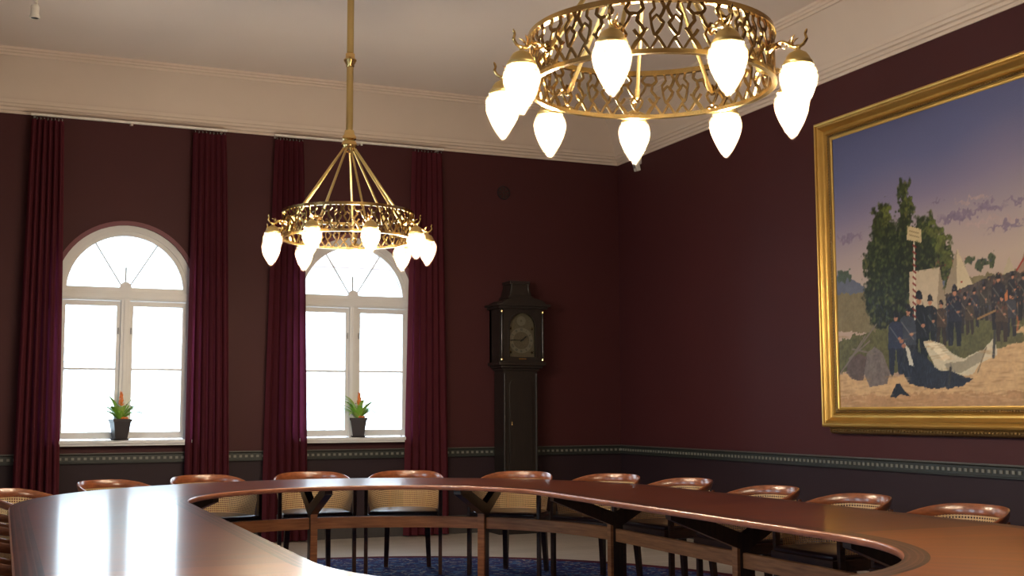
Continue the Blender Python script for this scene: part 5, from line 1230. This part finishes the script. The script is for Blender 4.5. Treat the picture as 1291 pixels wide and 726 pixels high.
# ------------------------------------------------------------------ longcase clock
def make_clock():
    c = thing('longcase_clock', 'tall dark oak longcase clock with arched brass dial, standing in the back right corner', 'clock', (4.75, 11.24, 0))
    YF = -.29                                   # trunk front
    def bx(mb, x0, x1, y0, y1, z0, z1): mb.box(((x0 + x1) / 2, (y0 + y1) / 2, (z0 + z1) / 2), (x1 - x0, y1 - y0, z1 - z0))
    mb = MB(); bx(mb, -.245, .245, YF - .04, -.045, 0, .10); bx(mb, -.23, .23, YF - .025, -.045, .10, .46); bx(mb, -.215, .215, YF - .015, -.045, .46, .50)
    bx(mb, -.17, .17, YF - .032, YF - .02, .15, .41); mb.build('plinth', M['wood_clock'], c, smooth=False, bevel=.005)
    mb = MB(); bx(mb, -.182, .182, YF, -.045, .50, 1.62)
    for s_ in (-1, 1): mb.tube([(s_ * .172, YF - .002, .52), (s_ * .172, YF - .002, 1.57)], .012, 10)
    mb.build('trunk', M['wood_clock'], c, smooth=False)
    dp = [(-.125, .58), (.125, .58), (.125, 1.45)] + [(.125 * math.cos(PI * k / 12), 1.45 + .09 * math.sin(PI * k / 12)) for k in range(1, 12)] + [(-.125, 1.45)]
    mb = MB(); mb.prism(dp, lambda a, b, t: (a, t, b), YF - .014, YF + .002); d = mb.build('trunk_door', M['wood_clock'], c, smooth=False, bevel=.003)
    mb = MB(); mb.lathe([(0, -.02), (.006, -.018), (.005, 0), (.006, .018), (0, .02)], 8, (-.10, YF - .018, 1.08)); mb.build('escutcheon', M['brass_dark'], d)
    mb = MB(); bx(mb, -.20, .20, YF - .02, -.045, 1.60, 1.625); bx(mb, -.225, .225, YF - .045, -.045, 1.625, 1.65); bx(mb, -.255, .255, YF - .065, -.045, 1.65, 1.685)
    mb.build('throat_moulding', M['wood_clock'], c, smooth=False, bevel=.006)
    # hood: side cheeks, back, arched front mask
    HY = YF - .05; mb = MB()
    for s_ in (-1, 1): bx(mb, min(s_ * .205, s_ * .235), max(s_ * .205, s_ * .235), HY + .03, -.05, 1.685, 2.235)
    bx(mb, -.235, .235, -.10, -.05, 1.685, 2.235)
    arch = [(-.155 * math.cos(PI * k / 16), 2.035 + .155 * math.sin(PI * k / 16)) for k in range(17)]
    op = [(-.155, 1.735)] + arch + [(.155, 1.735)]
    outer = [(-.205, 1.685)] + [(-.205 + .41 * k / 16, 2.235) for k in range(17)] + [(.205, 1.685)]
    rows = [[(x, HY, z) for x, z in op], [(x, HY, z) for x, z in outer], [(x, HY + .025, z) for x, z in outer], [(x, HY + .025, z) for x, z in op]]
    mb.grid(rows, closed_u=True, closed_v=True)
    mb.build('hood', M['wood_clock'], c, smooth=False)
    mb = MB()
    rows = [[(x * s_, y, 1.735 + (z - 1.735) * zz) for x, z in op] for s_, zz, y in ((1.0, 1.0, HY - .002), (1.0, 1.0, HY - .012), (.90, .965, HY - .012), (.90, .965, HY - .002))]
    mb.grid(rows, closed_v=True); dr = mb.build('hood_door', M['wood_clock'], c, angle=30)
    mb = MB(); mb.prism([(x * .9, 1.738 + (z - 1.735) * .96) for x, z in op], lambda a, b, t: (a, t, b), HY + .002, HY + .005); mb.build('glass', M['glass'], dr, smooth=False)
    for s_ in (-1, 1):
        x = s_ * .222; mb = MB()
        mb.lathe([(.012, 1.70), (.017, 1.704), (.017, 1.712), (.011, 1.72), (.0125, 1.80), (.0125, 2.08), (.010, 2.17), (.016, 2.18), (.016, 2.19), (.012, 2.20)], 12, (x, HY - .004, 0)); cl = mb.build('column', M['wood_clock'], c)
        mb = MB()
        for z in (1.708, 2.184): mb.lathe([(.012, -.010), (.0185, -.008), (.0185, .008), (.012, .010)], 12, (x, HY - .004, z))
        mb.build('brass_capital', M['brass'], cl)
    # cornice, arched pediment and caddy top
    mb = MB(); bx(mb, -.265, .265, HY - .03, -.045, 2.215, 2.24); bx(mb, -.29, .29, HY - .055, -.045, 2.24, 2.262)
    hump = [(-.29, 2.26)] + [(-.235 * math.cos(PI * k / 16), 2.262 + .065 * math.sin(PI * k / 16)) for k in range(17)] + [(.29, 2.26)]
    mb.prism(hump, lambda a, b, t: (a, t, b), HY - .05, -.045)
    mb.build('cornice', M['wood_clock'], c, smooth=False)
    mb = MB(); bx(mb, -.135, .135, HY + .03, -.06, 2.32, 2.345); mb.box((0, (HY + .03 - .06) / 2, 2.405), (.24, .24, .12), taper=(.83, .83)); bx(mb, -.11, .11, HY + .05, -.08, 2.465, 2.50)
    for s_ in (-1, 1): mb.tube([(s_ * .095, HY + .05, 2.34), (s_ * .088, HY + .055, 2.47)], .012, 8)
    mb.build('caddy_top', M['wood_clock'], c, smooth=False, bevel=.004)
    # dial
    dm = MB(); dm.prism([(x * .92, 1.735 + (z - 1.735) * .97) for x, z in op], lambda a, b, t: (a, t, b), HY + .030, HY + .036); dial = dm.build('dial', M['dial'], c, smooth=False)
    def ringp(mb, cx, cz, ro, ri, y, n=40, th=.003):
        rows = [[(cx + r_ * math.cos(2 * PI * k / n), yy, cz + r_ * math.sin(2 * PI * k / n)) for k in range(n)] for r_, yy in ((ri, y), (ro, y), (ro, y + th), (ri, y + th))]
        mb.grid(rows, closed_u=True, closed_v=True)
    cz = 1.90
    mb = MB(); ringp(mb, 0, cz, .128, .088, HY + .026); ringp(mb, 0, 2.095, .048, .012, HY + .026, 28); mb.build('chapter_ring', M['dial_ring'], dial, smooth=False)
    mb = MB()
    rom = ['XII', 'I', 'II', 'III', 'IIII', 'V', 'VI', 'VII', 'VIII', 'IX', 'X', 'XI']
    for h, s in enumerate(rom):
        a = R(90 - 30 * h); w_ = {'I': .007, 'V': .013, 'X': .013}; tot = sum(w_[q] for q in s); off = -tot / 2
        er = Vector((math.cos(a), 0, math.sin(a))); et = Vector((math.sin(a), 0, -math.cos(a)))
        def st(t0, r0, t1, r1):
            p0 = Vector((0, HY + .0245, cz)) + er * r0 + et * t0; p1 = Vector((0, HY + .0245, cz)) + er * r1 + et * t1
            mb.tube([p0, p1], .0016, 4)
        for q in s:
            m_ = off + w_[q] / 2
            if q == 'I': st(m_, .096, m_, .119)
            elif q == 'V': st(m_ - .005, .119, m_, .096); st(m_ + .005, .119, m_, .096)
            else: st(m_ - .005, .119, m_ + .005, .096); st(m_ + .005, .119, m_ - .005, .096)
            off += w_[q]
    for k in range(60):
        a = R(6 * k); mb.tube([(math.cos(a) * .123, HY + .0245, cz + math.sin(a) * .123), (math.cos(a) * .127, HY + .0245, cz + math.sin(a) * .127)], .0008, 4)
    mb.build('roman_numerals', M['black'], dial, smooth=False)
    for nm, a, l_, w_ in (('hour_hand', R(40), .07, .0035), ('minute_hand', R(178), .105, .0025)):
        mb = MB(); p0 = Vector((0, HY + .018, cz)); d_ = Vector((math.cos(a), 0, math.sin(a)))
        mb.tube([p0 - d_ * .015, p0 + d_ * l_ * .6, p0 + d_ * l_ * .75, p0 + d_ * l_], [w_, w_, w_ * 2, .0006], 6); mb.lathe([(0, -.006), (.006, -.006), (.006, .006), (0, .006)], 8, tuple(p0)); mb.build(nm, M['black'], dial)
    mb = MB()
    for sx_, sz in ((-1, -1), (1, -1), (-1, 1), (1, 1)):
        cx_, cz_ = sx_ * .118, cz + sz * .118
        for k in range(5): a = R(72 * k + 20); mb.tube([(cx_, HY + .028, cz_), (cx_ + .013 * math.cos(a), HY + .026, cz_ + .013 * math.sin(a)), (cx_ + .020 * math.cos(a + .5), HY + .028, cz_ + .020 * math.sin(a + .5))], [.004, .003, .001], 5)
    mb.build('spandrel', M['brass_dark'], dial)
    mb = MB(); mb.box((0, HY - .008, 1.715), (.075, .004, .012)); mb.build('name_plate', M['brass'], c, smooth=False)
    return c
make_clock()

# ------------------------------------------------------------------ framed painting on the right wall
PY, PZ = 7.573, 1.216; CW, CHT = 3.30, 2.119
pic = thing('framed_painting', 'huge gilt-framed oil painting of a military camp on the right wall', 'painting', (X1, PY - CW / 2, 1.02))
def pp(u, v, dx): return (-dx, CW / 2 - u, PZ - 1.02 + v)      # u right along canvas, v up, dx out of the wall
fp = [(.150, .004), (.150, .088), (.144, .106), (.132, .114), (.121, .110), (.117, .098), (.112, .095), (.106, .102), (.100, .104), (.094, .098), (.086, .080), (.072, .066), (.058, .062), (.050, .068), (.044, .070), (.040, .062), (.036, .056), (.018, .050), (.010, .052), (.004, .048), (-.006, .046), (-.006, .030)]
mb = MB(); rows = []
for o_, h_ in fp: rows.append([pp(-o_, -o_, h_), pp(CW + o_, -o_, h_), pp(CW + o_, CHT + o_, h_), pp(-o_, CHT + o_, h_)])
mb.grid(rows, closed_u=True); mb.build('gilt_frame', M['gilt'], pic, angle=25)
mb = MB()
rows = [[pp(-o_, -o_, h_), pp(CW + o_, -o_, h_), pp(CW + o_, CHT + o_, h_), pp(-o_, CHT + o_, h_)] for o_, h_ in ((.036, .058), (.032, .063), (.024, .062), (.018, .056))]
mb.grid(rows, closed_u=True)
for side in range(4):                                # row of small carved leaves
    Lg = (CW if side % 2 == 0 else CHT); n = int(Lg / .024)
    for k in range(n):
        s_ = (k + .5) / n * Lg
        if side == 0: a = lambda du, dv: (s_ + du, -.027 + dv)
        elif side == 1: a = lambda du, dv: (CW + .027 - dv, s_ + du)
        elif side == 2: a = lambda du, dv: (s_ + du, CHT + .027 - dv)
        else: a = lambda du, dv: (-.027 + dv, s_ + du)
        if s_ > 2.3 and side in (0, 2): continue
        if side == 1: continue
        b = len(mb.v)
        for du, dv, h_ in ((-.009, 0, .062), (0, -.008, .062), (.009, 0, .062), (0, .008, .062), (0, 0, .071)): mb.vert(pp(*a(du, dv), h_))
        for q in range(4): mb.face([b + q, b + (q + 1) % 4, b + 4])
mb.build('carved_strip', M['gilt_dark'], pic, fix=False, smooth=False)
# carved lower moulding behind the frame
mb = MB(); rows = []
for v_, h_ in ((-.150, .03), (-.150, .078), (-.158, .084), (-.164, .076), (-.176, .080), (-.188, .074), (-.196, .060), (-.200, .03)): rows.append([pp(-.085, v_, h_), pp(CW + .085, v_, h_)])
mb.grid(rows, closed_v=True)
n = 110
for k in range(n):
    u = -.08 + (CW + .16) * (k + .5) / n
    if u > 2.3: break
    b = len(mb.v)
    for du, dv, h_ in ((-.011, 0, .078), (0, -.011, .078), (.011, 0, .078), (0, .011, .078), (0, 0, .090)): mb.vert(pp(u + du, -.172 + dv, h_))
    for q in range(4): mb.face([b + q, b + (q + 1) % 4, b + 4])
mb.build('lower_moulding', M['gilt_dark'], pic, fix=True, smooth=False)

def vnoise(U, V, scale, seed):
    rs = np.random.RandomState(seed); n = 64; g = rs.rand(n, n)
    x = U * scale; y = V * scale; xi = np.floor(x).astype(int); yi = np.floor(y).astype(int); fx = x - xi; fy = y - yi
    fx = fx * fx * (3 - 2 * fx); fy = fy * fy * (3 - 2 * fy)
    a = g[xi % n, yi % n]; b = g[(xi + 1) % n, yi % n]; c = g[xi % n, (yi + 1) % n]; d = g[(xi + 1) % n, (yi + 1) % n]
    return (a * (1 - fx) + b * fx) * (1 - fy) + (c * (1 - fx) + d * fx) * fy
def paint_canvas():
    st = .0065; nu = int(CW / st) + 1; nv = int(CHT / st) + 1
    u = np.linspace(0, CW, nu); v = np.linspace(0, CHT, nv); U, V = np.meshgrid(u, v)
    img = np.zeros(U.shape + (3,))
    t = V / CHT
    stops = [(0, (170, 140, 118)), (.40, (180, 160, 146)), (.52, (164, 148, 150)), (.66, (130, 122, 148)), (.82, (98, 102, 140)), (1, (82, 88, 128))]
    tt = np.clip(t + .05 * (vnoise(U, V, 1.7, 3) - .5) - .05 * np.clip(U, 0, 2.2), 0, 1)
    for ch_ in range(3): img[..., ch_] = np.interp(tt, [s_[0] for s_ in stops], [s_[1][ch_] for s_ in stops])
    n_hi = vnoise(U, V, 70, 11); n_mid = vnoise(U, V, 26, 12); n_lo = vnoise(U, V, 9, 13)
    def put(mask, c, tex):
        k = (1 + tex * 1.6 * ((n_hi * .45 + n_mid * .4 + n_lo * .15) - .5))
        for ch_ in range(3): img[..., ch_] = img[..., ch_] * (1 - mask) + np.clip(c[ch_] * k, 0, 255) * mask
    for kind, nm, c, pts, jit, tex in PAINT:
        du = (vnoise(U, V, 30, 21) - .5) * 2 + (vnoise(U, V, 75, 22) - .5); dv = (vnoise(U, V, 30, 23) - .5) * 2 + (vnoise(U, V, 75, 24) - .5)
        if kind == 'L':
            (x0, y0), (x1, y1) = pts; w = jit
            dx, dy = x1 - x0, y1 - y0; l2 = dx * dx + dy * dy + 1e-9
            s_ = np.clip(((U - x0) * dx + (V - y0) * dy) / l2, 0, 1); d = np.hypot(U - x0 - s_ * dx, V - y0 - s_ * dy)
            put(np.clip((w / 2 + .003 - d) / .004, 0, 1), c, 0); continue
        UU = U + du * jit * .7; VV = V + dv * jit * .7
        if kind == 'E':
            (cx, cy), (rx, ry) = pts
            m_ = np.clip((1 - np.hypot((UU - cx) / rx, (VV - cy) / ry)) / (.18 if c[2] < 100 or c[0] < 100 else .5), 0, 1)
            put(m_ * (1 if c[2] <= 100 else .75), c, tex)
        else:
            ins = np.zeros(U.shape, bool); n = len(pts)
            for i in range(n):
                x0, y0 = pts[i]; x1, y1 = pts[(i + 1) % n]
                if y0 == y1: continue
                cr = ((y0 > VV) != (y1 > VV)) & (UU < (x1 - x0) * (VV - y0) / (y1 - y0) + x0)
                ins ^= cr
            put(ins.astype(float), c, tex)
    rs = np.random.RandomState(4)
    def dab(cx, cy, rx, ry, c, al, ang=0.0):
        i0, i1 = max(int((cx - rx * 1.5) / st), 0), min(int((cx + rx * 1.5) / st) + 2, nu); j0, j1 = max(int((cy - ry * 1.5) / st), 0), min(int((cy + ry * 1.5) / st) + 2, nv)
        if i0 >= i1 or j0 >= j1: return
        x = U[j0:j1, i0:i1] - cx; y = V[j0:j1, i0:i1] - cy
        x, y = x * math.cos(ang) + y * math.sin(ang), -x * math.sin(ang) + y * math.cos(ang)
        m_ = np.clip(1.3 - np.hypot(x / rx, y / ry), 0, 1)[..., None] * al
        img[j0:j1, i0:i1] = img[j0:j1, i0:i1] * (1 - m_) + np.array(c, float) * m_
    for k in range(2600):                       # foliage: leaf clusters over the dark crowns only
        x = rs.uniform(.1, 1.25); y = rs.uniform(.55, 1.95)
        j, i = min(int(y / st), nv - 1), min(int(x / st), nu - 1)
        p_ = img[j, i]
        if p_[1] > p_[2] + 5 and p_[1] < 75 and p_[1] >= p_[0]:
            c = [(88, 94, 46), (62, 72, 36), (30, 36, 24), (108, 106, 58)][rs.choice(4, p=[.25, .3, .37, .08])]
            dab(x, y, rs.uniform(.010, .024), rs.uniform(.008, .018), c, rs.uniform(.35, .8), rs.uniform(0, 3))
    for k in range(900):                        # tufts, stones and ruts on the ground
        x = rs.uniform(0, 3.3); y = rs.uniform(.0, .55); j, i = min(int(y / st), nv - 1), min(int(x / st), nu - 1); p_ = img[j, i]
        if p_[0] > 140 and p_[0] > p_[2] + 35: dab(x, y, rs.uniform(.02, .07), rs.uniform(.004, .008), (146, 112, 76) if rs.rand() < .5 else (214, 180, 136), .4, rs.uniform(-.15, .15))
        elif 70 < p_[1] < 110 and p_[1] > p_[2] + 15: dab(x, y, .006, .018, (110, 108, 66) if rs.rand() < .5 else (62, 66, 40), .5, rs.uniform(-.4, .4))
    for k in range(700):                        # crowd: helmets, faces, pale straps
        x = rs.uniform(1.05, 3.3); y = rs.uniform(.62, 1.02); j, i = min(int(y / st), nv - 1), min(int(x / st), nu - 1); p_ = img[j, i]
        if p_.max() < 95: dab(x, y, rs.uniform(.005, .010), rs.uniform(.007, .013), [(150, 104, 82), (24, 22, 26), (112, 96, 80), (120, 60, 48), (64, 66, 84)][rs.randint(5)], .75)
    for k in range(420):                        # light catching the shoulders and folds of the near group
        x = rs.uniform(.2, 1.25); y = rs.uniform(.12, .8); j, i = min(int(y / st), nv - 1), min(int(x / st), nu - 1); p_ = img[j, i]
        if p_.max() < 62: dab(x, y, .005, rs.uniform(.012, .03), [(66, 70, 86), (52, 56, 68), (18, 18, 24)][rs.randint(3)], .6, rs.uniform(-.5, .5))
    img = np.clip(img, 0, 255) / 255
    lin = np.where(img <= .04045, img / 12.92, ((img + .055) / 1.055) ** 2.4)
    nvx = nu * nv
    co = np.zeros((nvx, 3)); co[:, 0] = -.042; co[:, 1] = (CW / 2 - U).ravel(); co[:, 2] = (PZ - 1.02 + V).ravel()
    idx = np.arange(nvx).reshape(nv, nu)
    q = np.stack([idx[:-1, :-1], idx[1:, :-1], idx[1:, 1:], idx[:-1, 1:]], -1).reshape(-1, 4)
    # rear face of the canvas panel gives it thickness
    me = bpy.data.meshes.new('canvas')
    back = np.array([[-.012, CW / 2, PZ - 1.02], [-.012, -CW / 2, PZ - 1.02], [-.012, -CW / 2, PZ - 1.02 + CHT], [-.012, CW / 2, PZ - 1.02 + CHT]])
    allv = np.vstack([co, back]); nb = nvx
    corners = [idx[0, 0], idx[0, -1], idx[-1, -1], idx[-1, 0]]
    extra = np.array([[nb, nb + 1, nb + 2, nb + 3]] + [[corners[i], corners[(i + 1) % 4], nb + (i + 1) % 4, nb + i] for i in range(4)])
    q = np.vstack([q, extra])
    me.vertices.add(len(allv)); me.vertices.foreach_set('co', allv.ravel())
    me.loops.add(q.size); me.loops.foreach_set('vertex_index', q.ravel())
    me.polygons.add(len(q)); me.polygons.foreach_set('loop_start', np.arange(0, q.size, 4)); me.polygons.foreach_set('loop_total', np.full(len(q), 4))
    me.update(calc_edges=True); me.validate()
    a = me.color_attributes.new('pigment', 'FLOAT_COLOR', 'POINT')
    rgba = np.ones((len(allv), 4)); rgba[:nvx, :3] = lin.reshape(-1, 3); rgba[nvx:, :3] = .2
    a.data.foreach_set('color', rgba.ravel())
    me.materials.append(M['canvas'])
    o = bpy.data.objects.new('canvas', me); col.objects.link(o); o.parent = pic
paint_canvas()

# ------------------------------------------------------------------ pot plants on the sills
def plant(x, y, rz, label, seed):
    r = random.Random(seed)
    c = thing('potted_bromeliad', label, 'plant', (x, y, .956), rz, 'flowering plants on the window sills')
    mb = MB(); rows = []
    for w, z in ((.052, .012), (.075, .160), (.082, .162), (.084, .185), (.074, .185), (.070, .165)):
        rows.append([(sx_ * w, sy_ * w, z) for sx_, sy_ in ((-1, -1), (1, -1), (1, 1), (-1, 1))])
    b = mb.grid(rows, closed_u=True); mb.face([b, b + 1, b + 2, b + 3]); mb.face([b + 20, b + 21, b + 22, b + 23])
    pot = mb.build('pot', M['pot'], c, smooth=False)
    mb = MB(); mb.grid([[(sx_ * w, sy_ * w, z) for sx_, sy_ in ((-1, -1), (1, -1), (1, 1), (-1, 1))] for w, z in ((.058, .001), (.074, .014), (.068, .014), (.056, .006))], closed_u=True); mb.face([3, 2, 1, 0]); mb.face([12, 13, 14, 15]); mb.build('saucer', M['pot'], c, smooth=False)
    mb = MB(); mb.lathe([(0, .178), (.03, .186), (.055, .184), (.068, .172)], 14); mb.build('soil', M['soil'], c)
    for k in range(20):
        az = 2 * PI * k / 20 + r.uniform(-.2, .2); Ln = r.uniform(.20, .30); wd = r.uniform(.021, .029); droop = r.uniform(.9, 1.9); el = r.uniform(.70, 1.15) if k % 4 else 1.35
        p = Vector((.012 * math.cos(az), .012 * math.sin(az), .18)); rows = []; d = el
        N = 9
        for i in range(N + 1):
            t = i / N; w = wd * (math.sin(PI * (.12 + .88 * t) ** .8) * .9 + .12) if t < 1 else .001
            s = Vector((-math.sin(az), math.cos(az), 0)); dirv = Vector((math.cos(az) * math.cos(d), math.sin(az) * math.cos(d), math.sin(d)))
            nrm = s.cross(dirv)
            rows.append([p - s * w, p - nrm * (-.25 * w), p + s * w, p + nrm * (-.0 * w) - nrm * .0015])
            stp = dirv * (Ln / N); p = p + Vector((stp.x, stp.y * .38, stp.z)); d -= droop / N * (.4 + 1.6 * t)
        mb = MB(); mb.grid(rows, closed_u=True); mb.build('leaf', M['leaf'] if k % 2 else M['leaf_pale'], c, angle=80)
    mb = MB(); mb.tube([(0, 0, .18), (.003, 0, .27), (.004, 0, .31)], .005, 6)
    stem = mb.build('flower_stem', M['leaf'], c)
    mb = MB(); mb.lathe([(0, .0), (.010, .005), (.016, .03), (.014, .07), (.008, .11), (0, .13)], 10, (.004, 0, .30))
    for k in range(18):
        az = 2.4 * k; z = .305 + .006 * k; rr_ = .024 - .0009 * k
        p = Vector((.004, 0, z)); o_ = Vector((math.cos(az), math.sin(az), 0))
        mb.tube([p + o_ * .006, p + o_ * rr_ + Vector((0, 0, .012)), p + o_ * rr_ * .9 + Vector((0, 0, .03))], [.005, .005, .0008], 5)
    mb.build('flower_spike', M['bract'], c)
    mb = MB()
    for k in range(9):
        az = -1.2 + .25 * k; mb.lathe([(0, 0), (.010, .004), (.012, .012), (.006, .02), (0, .022)], 7, (.030 + .022 * math.cos(az * 3), .020 * math.sin(az * 3) - .030, .178 + .003 * (k % 3)))
    mb.build('bract_cluster', M['bract'], c)
    for k in range(5):
        az = R(-60 + 50 * k + 15); q = Vector((math.cos(az), math.sin(az) * .5, 0)); mb = MB()
        pts = [Vector((0, 0, .19)) + q * .02, Vector((0, 0, .25)) + q * .07, Vector((0, 0, .29 + .01 * k)) + q * .115]
        mb.tube(pts, [.0018, .0014, .001], 4); mb.lathe([(0, -.006), (.005, -.002), (.004, .005), (0, .008)], 6, tuple(pts[-1])); mb.build('twig', M['soil'], c)
plant(.972, 11.178, .2, 'bromeliad with an orange flower spike in a dark pot on the left window sill', 1)
plant(3.155, 11.178, -.3, 'bromeliad with an orange flower spike in a dark pot on the right window sill', 5)

# ------------------------------------------------------------------ small fittings
s = thing('ceiling_spotlight', 'small cream spotlight hanging from the ceiling at the top left corner', 'spotlight', (.118, 9.3, ZC))
mb = MB(); mb.lathe([(.045, 0), (.045, -.012), (.03, -.022), (0, -.022)], 18); mb.build('canopy', M['fixture'], s)
mb = MB(); mb.tube([(0, 0, -.02), (0, 0, -.10)], .009, 8); mb.tube([(0, 0, -.075), (.016, 0, -.09), (.012, 0, -.13)], .007, 6); mb.build('stem', M['fixture'], s)
mb = MB(); mb.lathe([(.0, -.118), (.024, -.120), (.030, -.130), (.030, -.185), (.037, -.208), (.037, -.222), (.031, -.222), (.026, -.200), (0, -.196)], 20); mb.build('body', M['fixture'], s)
mb = MB(); mb.lathe([(.0, -.199), (.024, -.203), (.030, -.217), (.012, -.206), (0, -.205)], 20, caps=False); mb.build('reflector', M['black'], s)
s = thing('motion_sensor', 'small white motion sensor under the cornice in the back right corner', 'sensor', (X1, 10.74, 3.74))
mb = MB(); mb.box((-.012, 0, .06), (.024, .06, .10)); mb.build('bracket', M['fixture'], s, smooth=False, bevel=.005)
mb = MB(); mb.box((-.048, 0, .0), (.05, .065, .13), Matrix.Rotation(R(-12), 3, 'Y')); bd = mb.build('body', M['fixture'], s, smooth=False, bevel=.010)
mb = MB(); mb.box((-.074, 0, -.012), (.006, .045, .05), Matrix.Rotation(R(-12), 3, 'Y')); mb.build('lens', M['grey_metal'], bd, smooth=False, bevel=.002)
s = thing('wall_vent', 'dark round pierced vent rosette high on the back wall left of the corner', 'vent', (4.694, Y1, 3.444))
mb = MB()
rows = [[(r_ * math.cos(2 * PI * k / 24), y, r_ * math.sin(2 * PI * k / 24)) for k in range(24)] for r_, y in ((.075, -.001), (.072, -.012), (.062, -.012), (.060, -.004))]
mb.grid(rows, closed_u=True); mb.build('rim', M['wall'], s)
mb = MB()
for k in range(8):
    a = 2 * PI * k / 8; mb.prism([(math.cos(a + da) * r_, math.sin(a + da) * r_) for da, r_ in ((-.10, .022), (-.26, .055), (0, .062), (.26, .055), (.10, .022))], lambda p, q, t: (p, t, q), -.007, -.002)
mb.prism([(.015 * math.cos(2 * PI * k / 10), .015 * math.sin(2 * PI * k / 10)) for k in range(10)], lambda p, q, t: (p, t, q), -.008, -.002)
mb.build('pierced_petals', M['vent'], s, smooth=False)

# ------------------------------------------------------------------ outside: pale buildings across the street
def building(x0, x1, y, h, label, wins, seed, mat='facade', name='building'):
    b_ = thing(name, label, 'building', ((x0 + x1) / 2, y, -5.0)); W = x1 - x0
    mb = MB(); mb.box((0, 4, (h + 5) / 2), (W, 8, h + 5)); mb.build('walls', M[mat], b_, smooth=False)
    mb = MB(); mb.prism([(-.5, h + 5), (8.5, h + 5), (4, h + 7.4)], lambda a, z, t: (t, a, z), -W / 2 - .2, W / 2 + .2); mb.build('roof', M['roof'], b_, smooth=False)
    mb = MB()
    for z in (h + 4.8, 8.2, 4.6): mb.box((0, -.05, z), (W, .12, .16))
    mb.build('string_course', M['facade_trim'], b_, smooth=False)
    for wx, wz, ww, wh in wins:
        mb = MB(); X_ = wx - (x0 + x1) / 2
        for a, b in ((X_ - ww / 2 - .06, X_ - ww / 2), (X_ + ww / 2, X_ + ww / 2 + .06), (X_ - .03, X_ + .03)): mb.box(((a + b) / 2, -.03, wz + 5), (b - a, .06, wh + .12))
        for z in (-wh / 2 - .03, 0, wh / 2 + .03): mb.box((X_, -.035, wz + 5 + z), (ww + .16, .074, .06))
        f = mb.build('window', M['facade_trim'], b_, smooth=False)
        mb = MB(); mb.box((X_, -.01, wz + 5), (ww, .03, wh)); mb.build('pane', M['facade_glass'], f, smooth=False)
building(-9, 5.2, 24, 5.2, 'pale rendered house across the street, seen through the left window', [(1.1, 2.2, .5, .45), (1.6, -.35, 1.1, .25), (2.9, -.35, 1.1, .25), (-3, 2, 1, 1.6), (-6, 2, 1, 1.6)], 1)
building(5.7, 16, 26, 4.4, 'pale rendered house across the street, seen through the right window', [(6.6, 1.3, .7, 1.3), (9.6, 3.0, .8, .9), (10.7, 3.0, .8, .9), (12.5, 1.2, .8, 1.3), (14, 1.2, .8, 1.3)], 2)
mb = MB(); mb.box((0, 10, -5.1), (90, 90, .2)); structure(mb.build('ground', M['pavement'], smooth=False))

# ------------------------------------------------------------------ light
w = bpy.data.worlds.new('world'); sc.world = w; w.use_nodes = True
nt = w.node_tree; nt.nodes.clear()
bg = nd(nt, 'ShaderNodeBackground'); bg.inputs[0].default_value = (.68, .84, 1.0, 1); bg.inputs[1].default_value = SKY
o = nd(nt, 'ShaderNodeOutputWorld'); lk(nt, bg.outputs[0], o.inputs[0])
def portal(x, y, z, rot, sx_, sy_):
    l = bpy.data.lights.new('window_portal', 'AREA'); l.shape = 'RECTANGLE'; l.size = sx_; l.size_y = sy_; l.cycles.is_portal = True
    ob = bpy.data.objects.new('window_portal', l); ob.location = (x, y, z); ob.rotation_euler = rot; col.objects.link(ob)
for x in WIN_BACK: portal(x, Y1 + WT - .01, 1.92, (R(-90), 0, 0), 1.2, 2.0)
for y in WIN_LEFT_ADDED: portal(X0 - WT + .01, y, 1.92, (R(-90), 0, R(90)), 1.2, 2.0)

# ------------------------------------------------------------------ camera
cam = bpy.data.cameras.new('camera'); cam.sensor_width = 36; cam.lens = 36 * 1505.35 / 1291; cam.clip_start = .02; cam.clip_end = 200
co = bpy.data.objects.new('camera', cam); col.objects.link(co)
yaw, pitch, roll = R(23.05722), R(5.88087), R(-.19694)
f = Vector((math.sin(yaw) * math.cos(pitch), math.cos(yaw) * math.cos(pitch), math.sin(pitch)))
r_ = Vector((math.cos(yaw), -math.sin(yaw), 0)); u_ = r_.cross(f)
r2 = r_ * math.cos(roll) + u_ * math.sin(roll); u2 = -r_ * math.sin(roll) + u_ * math.cos(roll)
m4 = Matrix(((r2.x, u2.x, -f.x, 0), (r2.y, u2.y, -f.y, 0), (r2.z, u2.z, -f.z, 1.2), (0, 0, 0, 1)))
co.matrix_world = m4
sc.camera = co
sc.view_settings.view_transform = 'Standard'; sc.view_settings.look = 'None'; sc.view_settings.gamma = 1; sc.view_settings.use_curve_mapping = False
sc.view_settings.exposure = EXPO
cy = sc.cycles
cy.use_denoising = True; cy.max_bounces = 8; cy.diffuse_bounces = 5; cy.glossy_bounces = 4; cy.transmission_bounces = 6; cy.transparent_max_bounces = 16
cy.caustics_reflective = False; cy.sample_clamp_indirect = 4.0; cy.sample_clamp_direct = 0
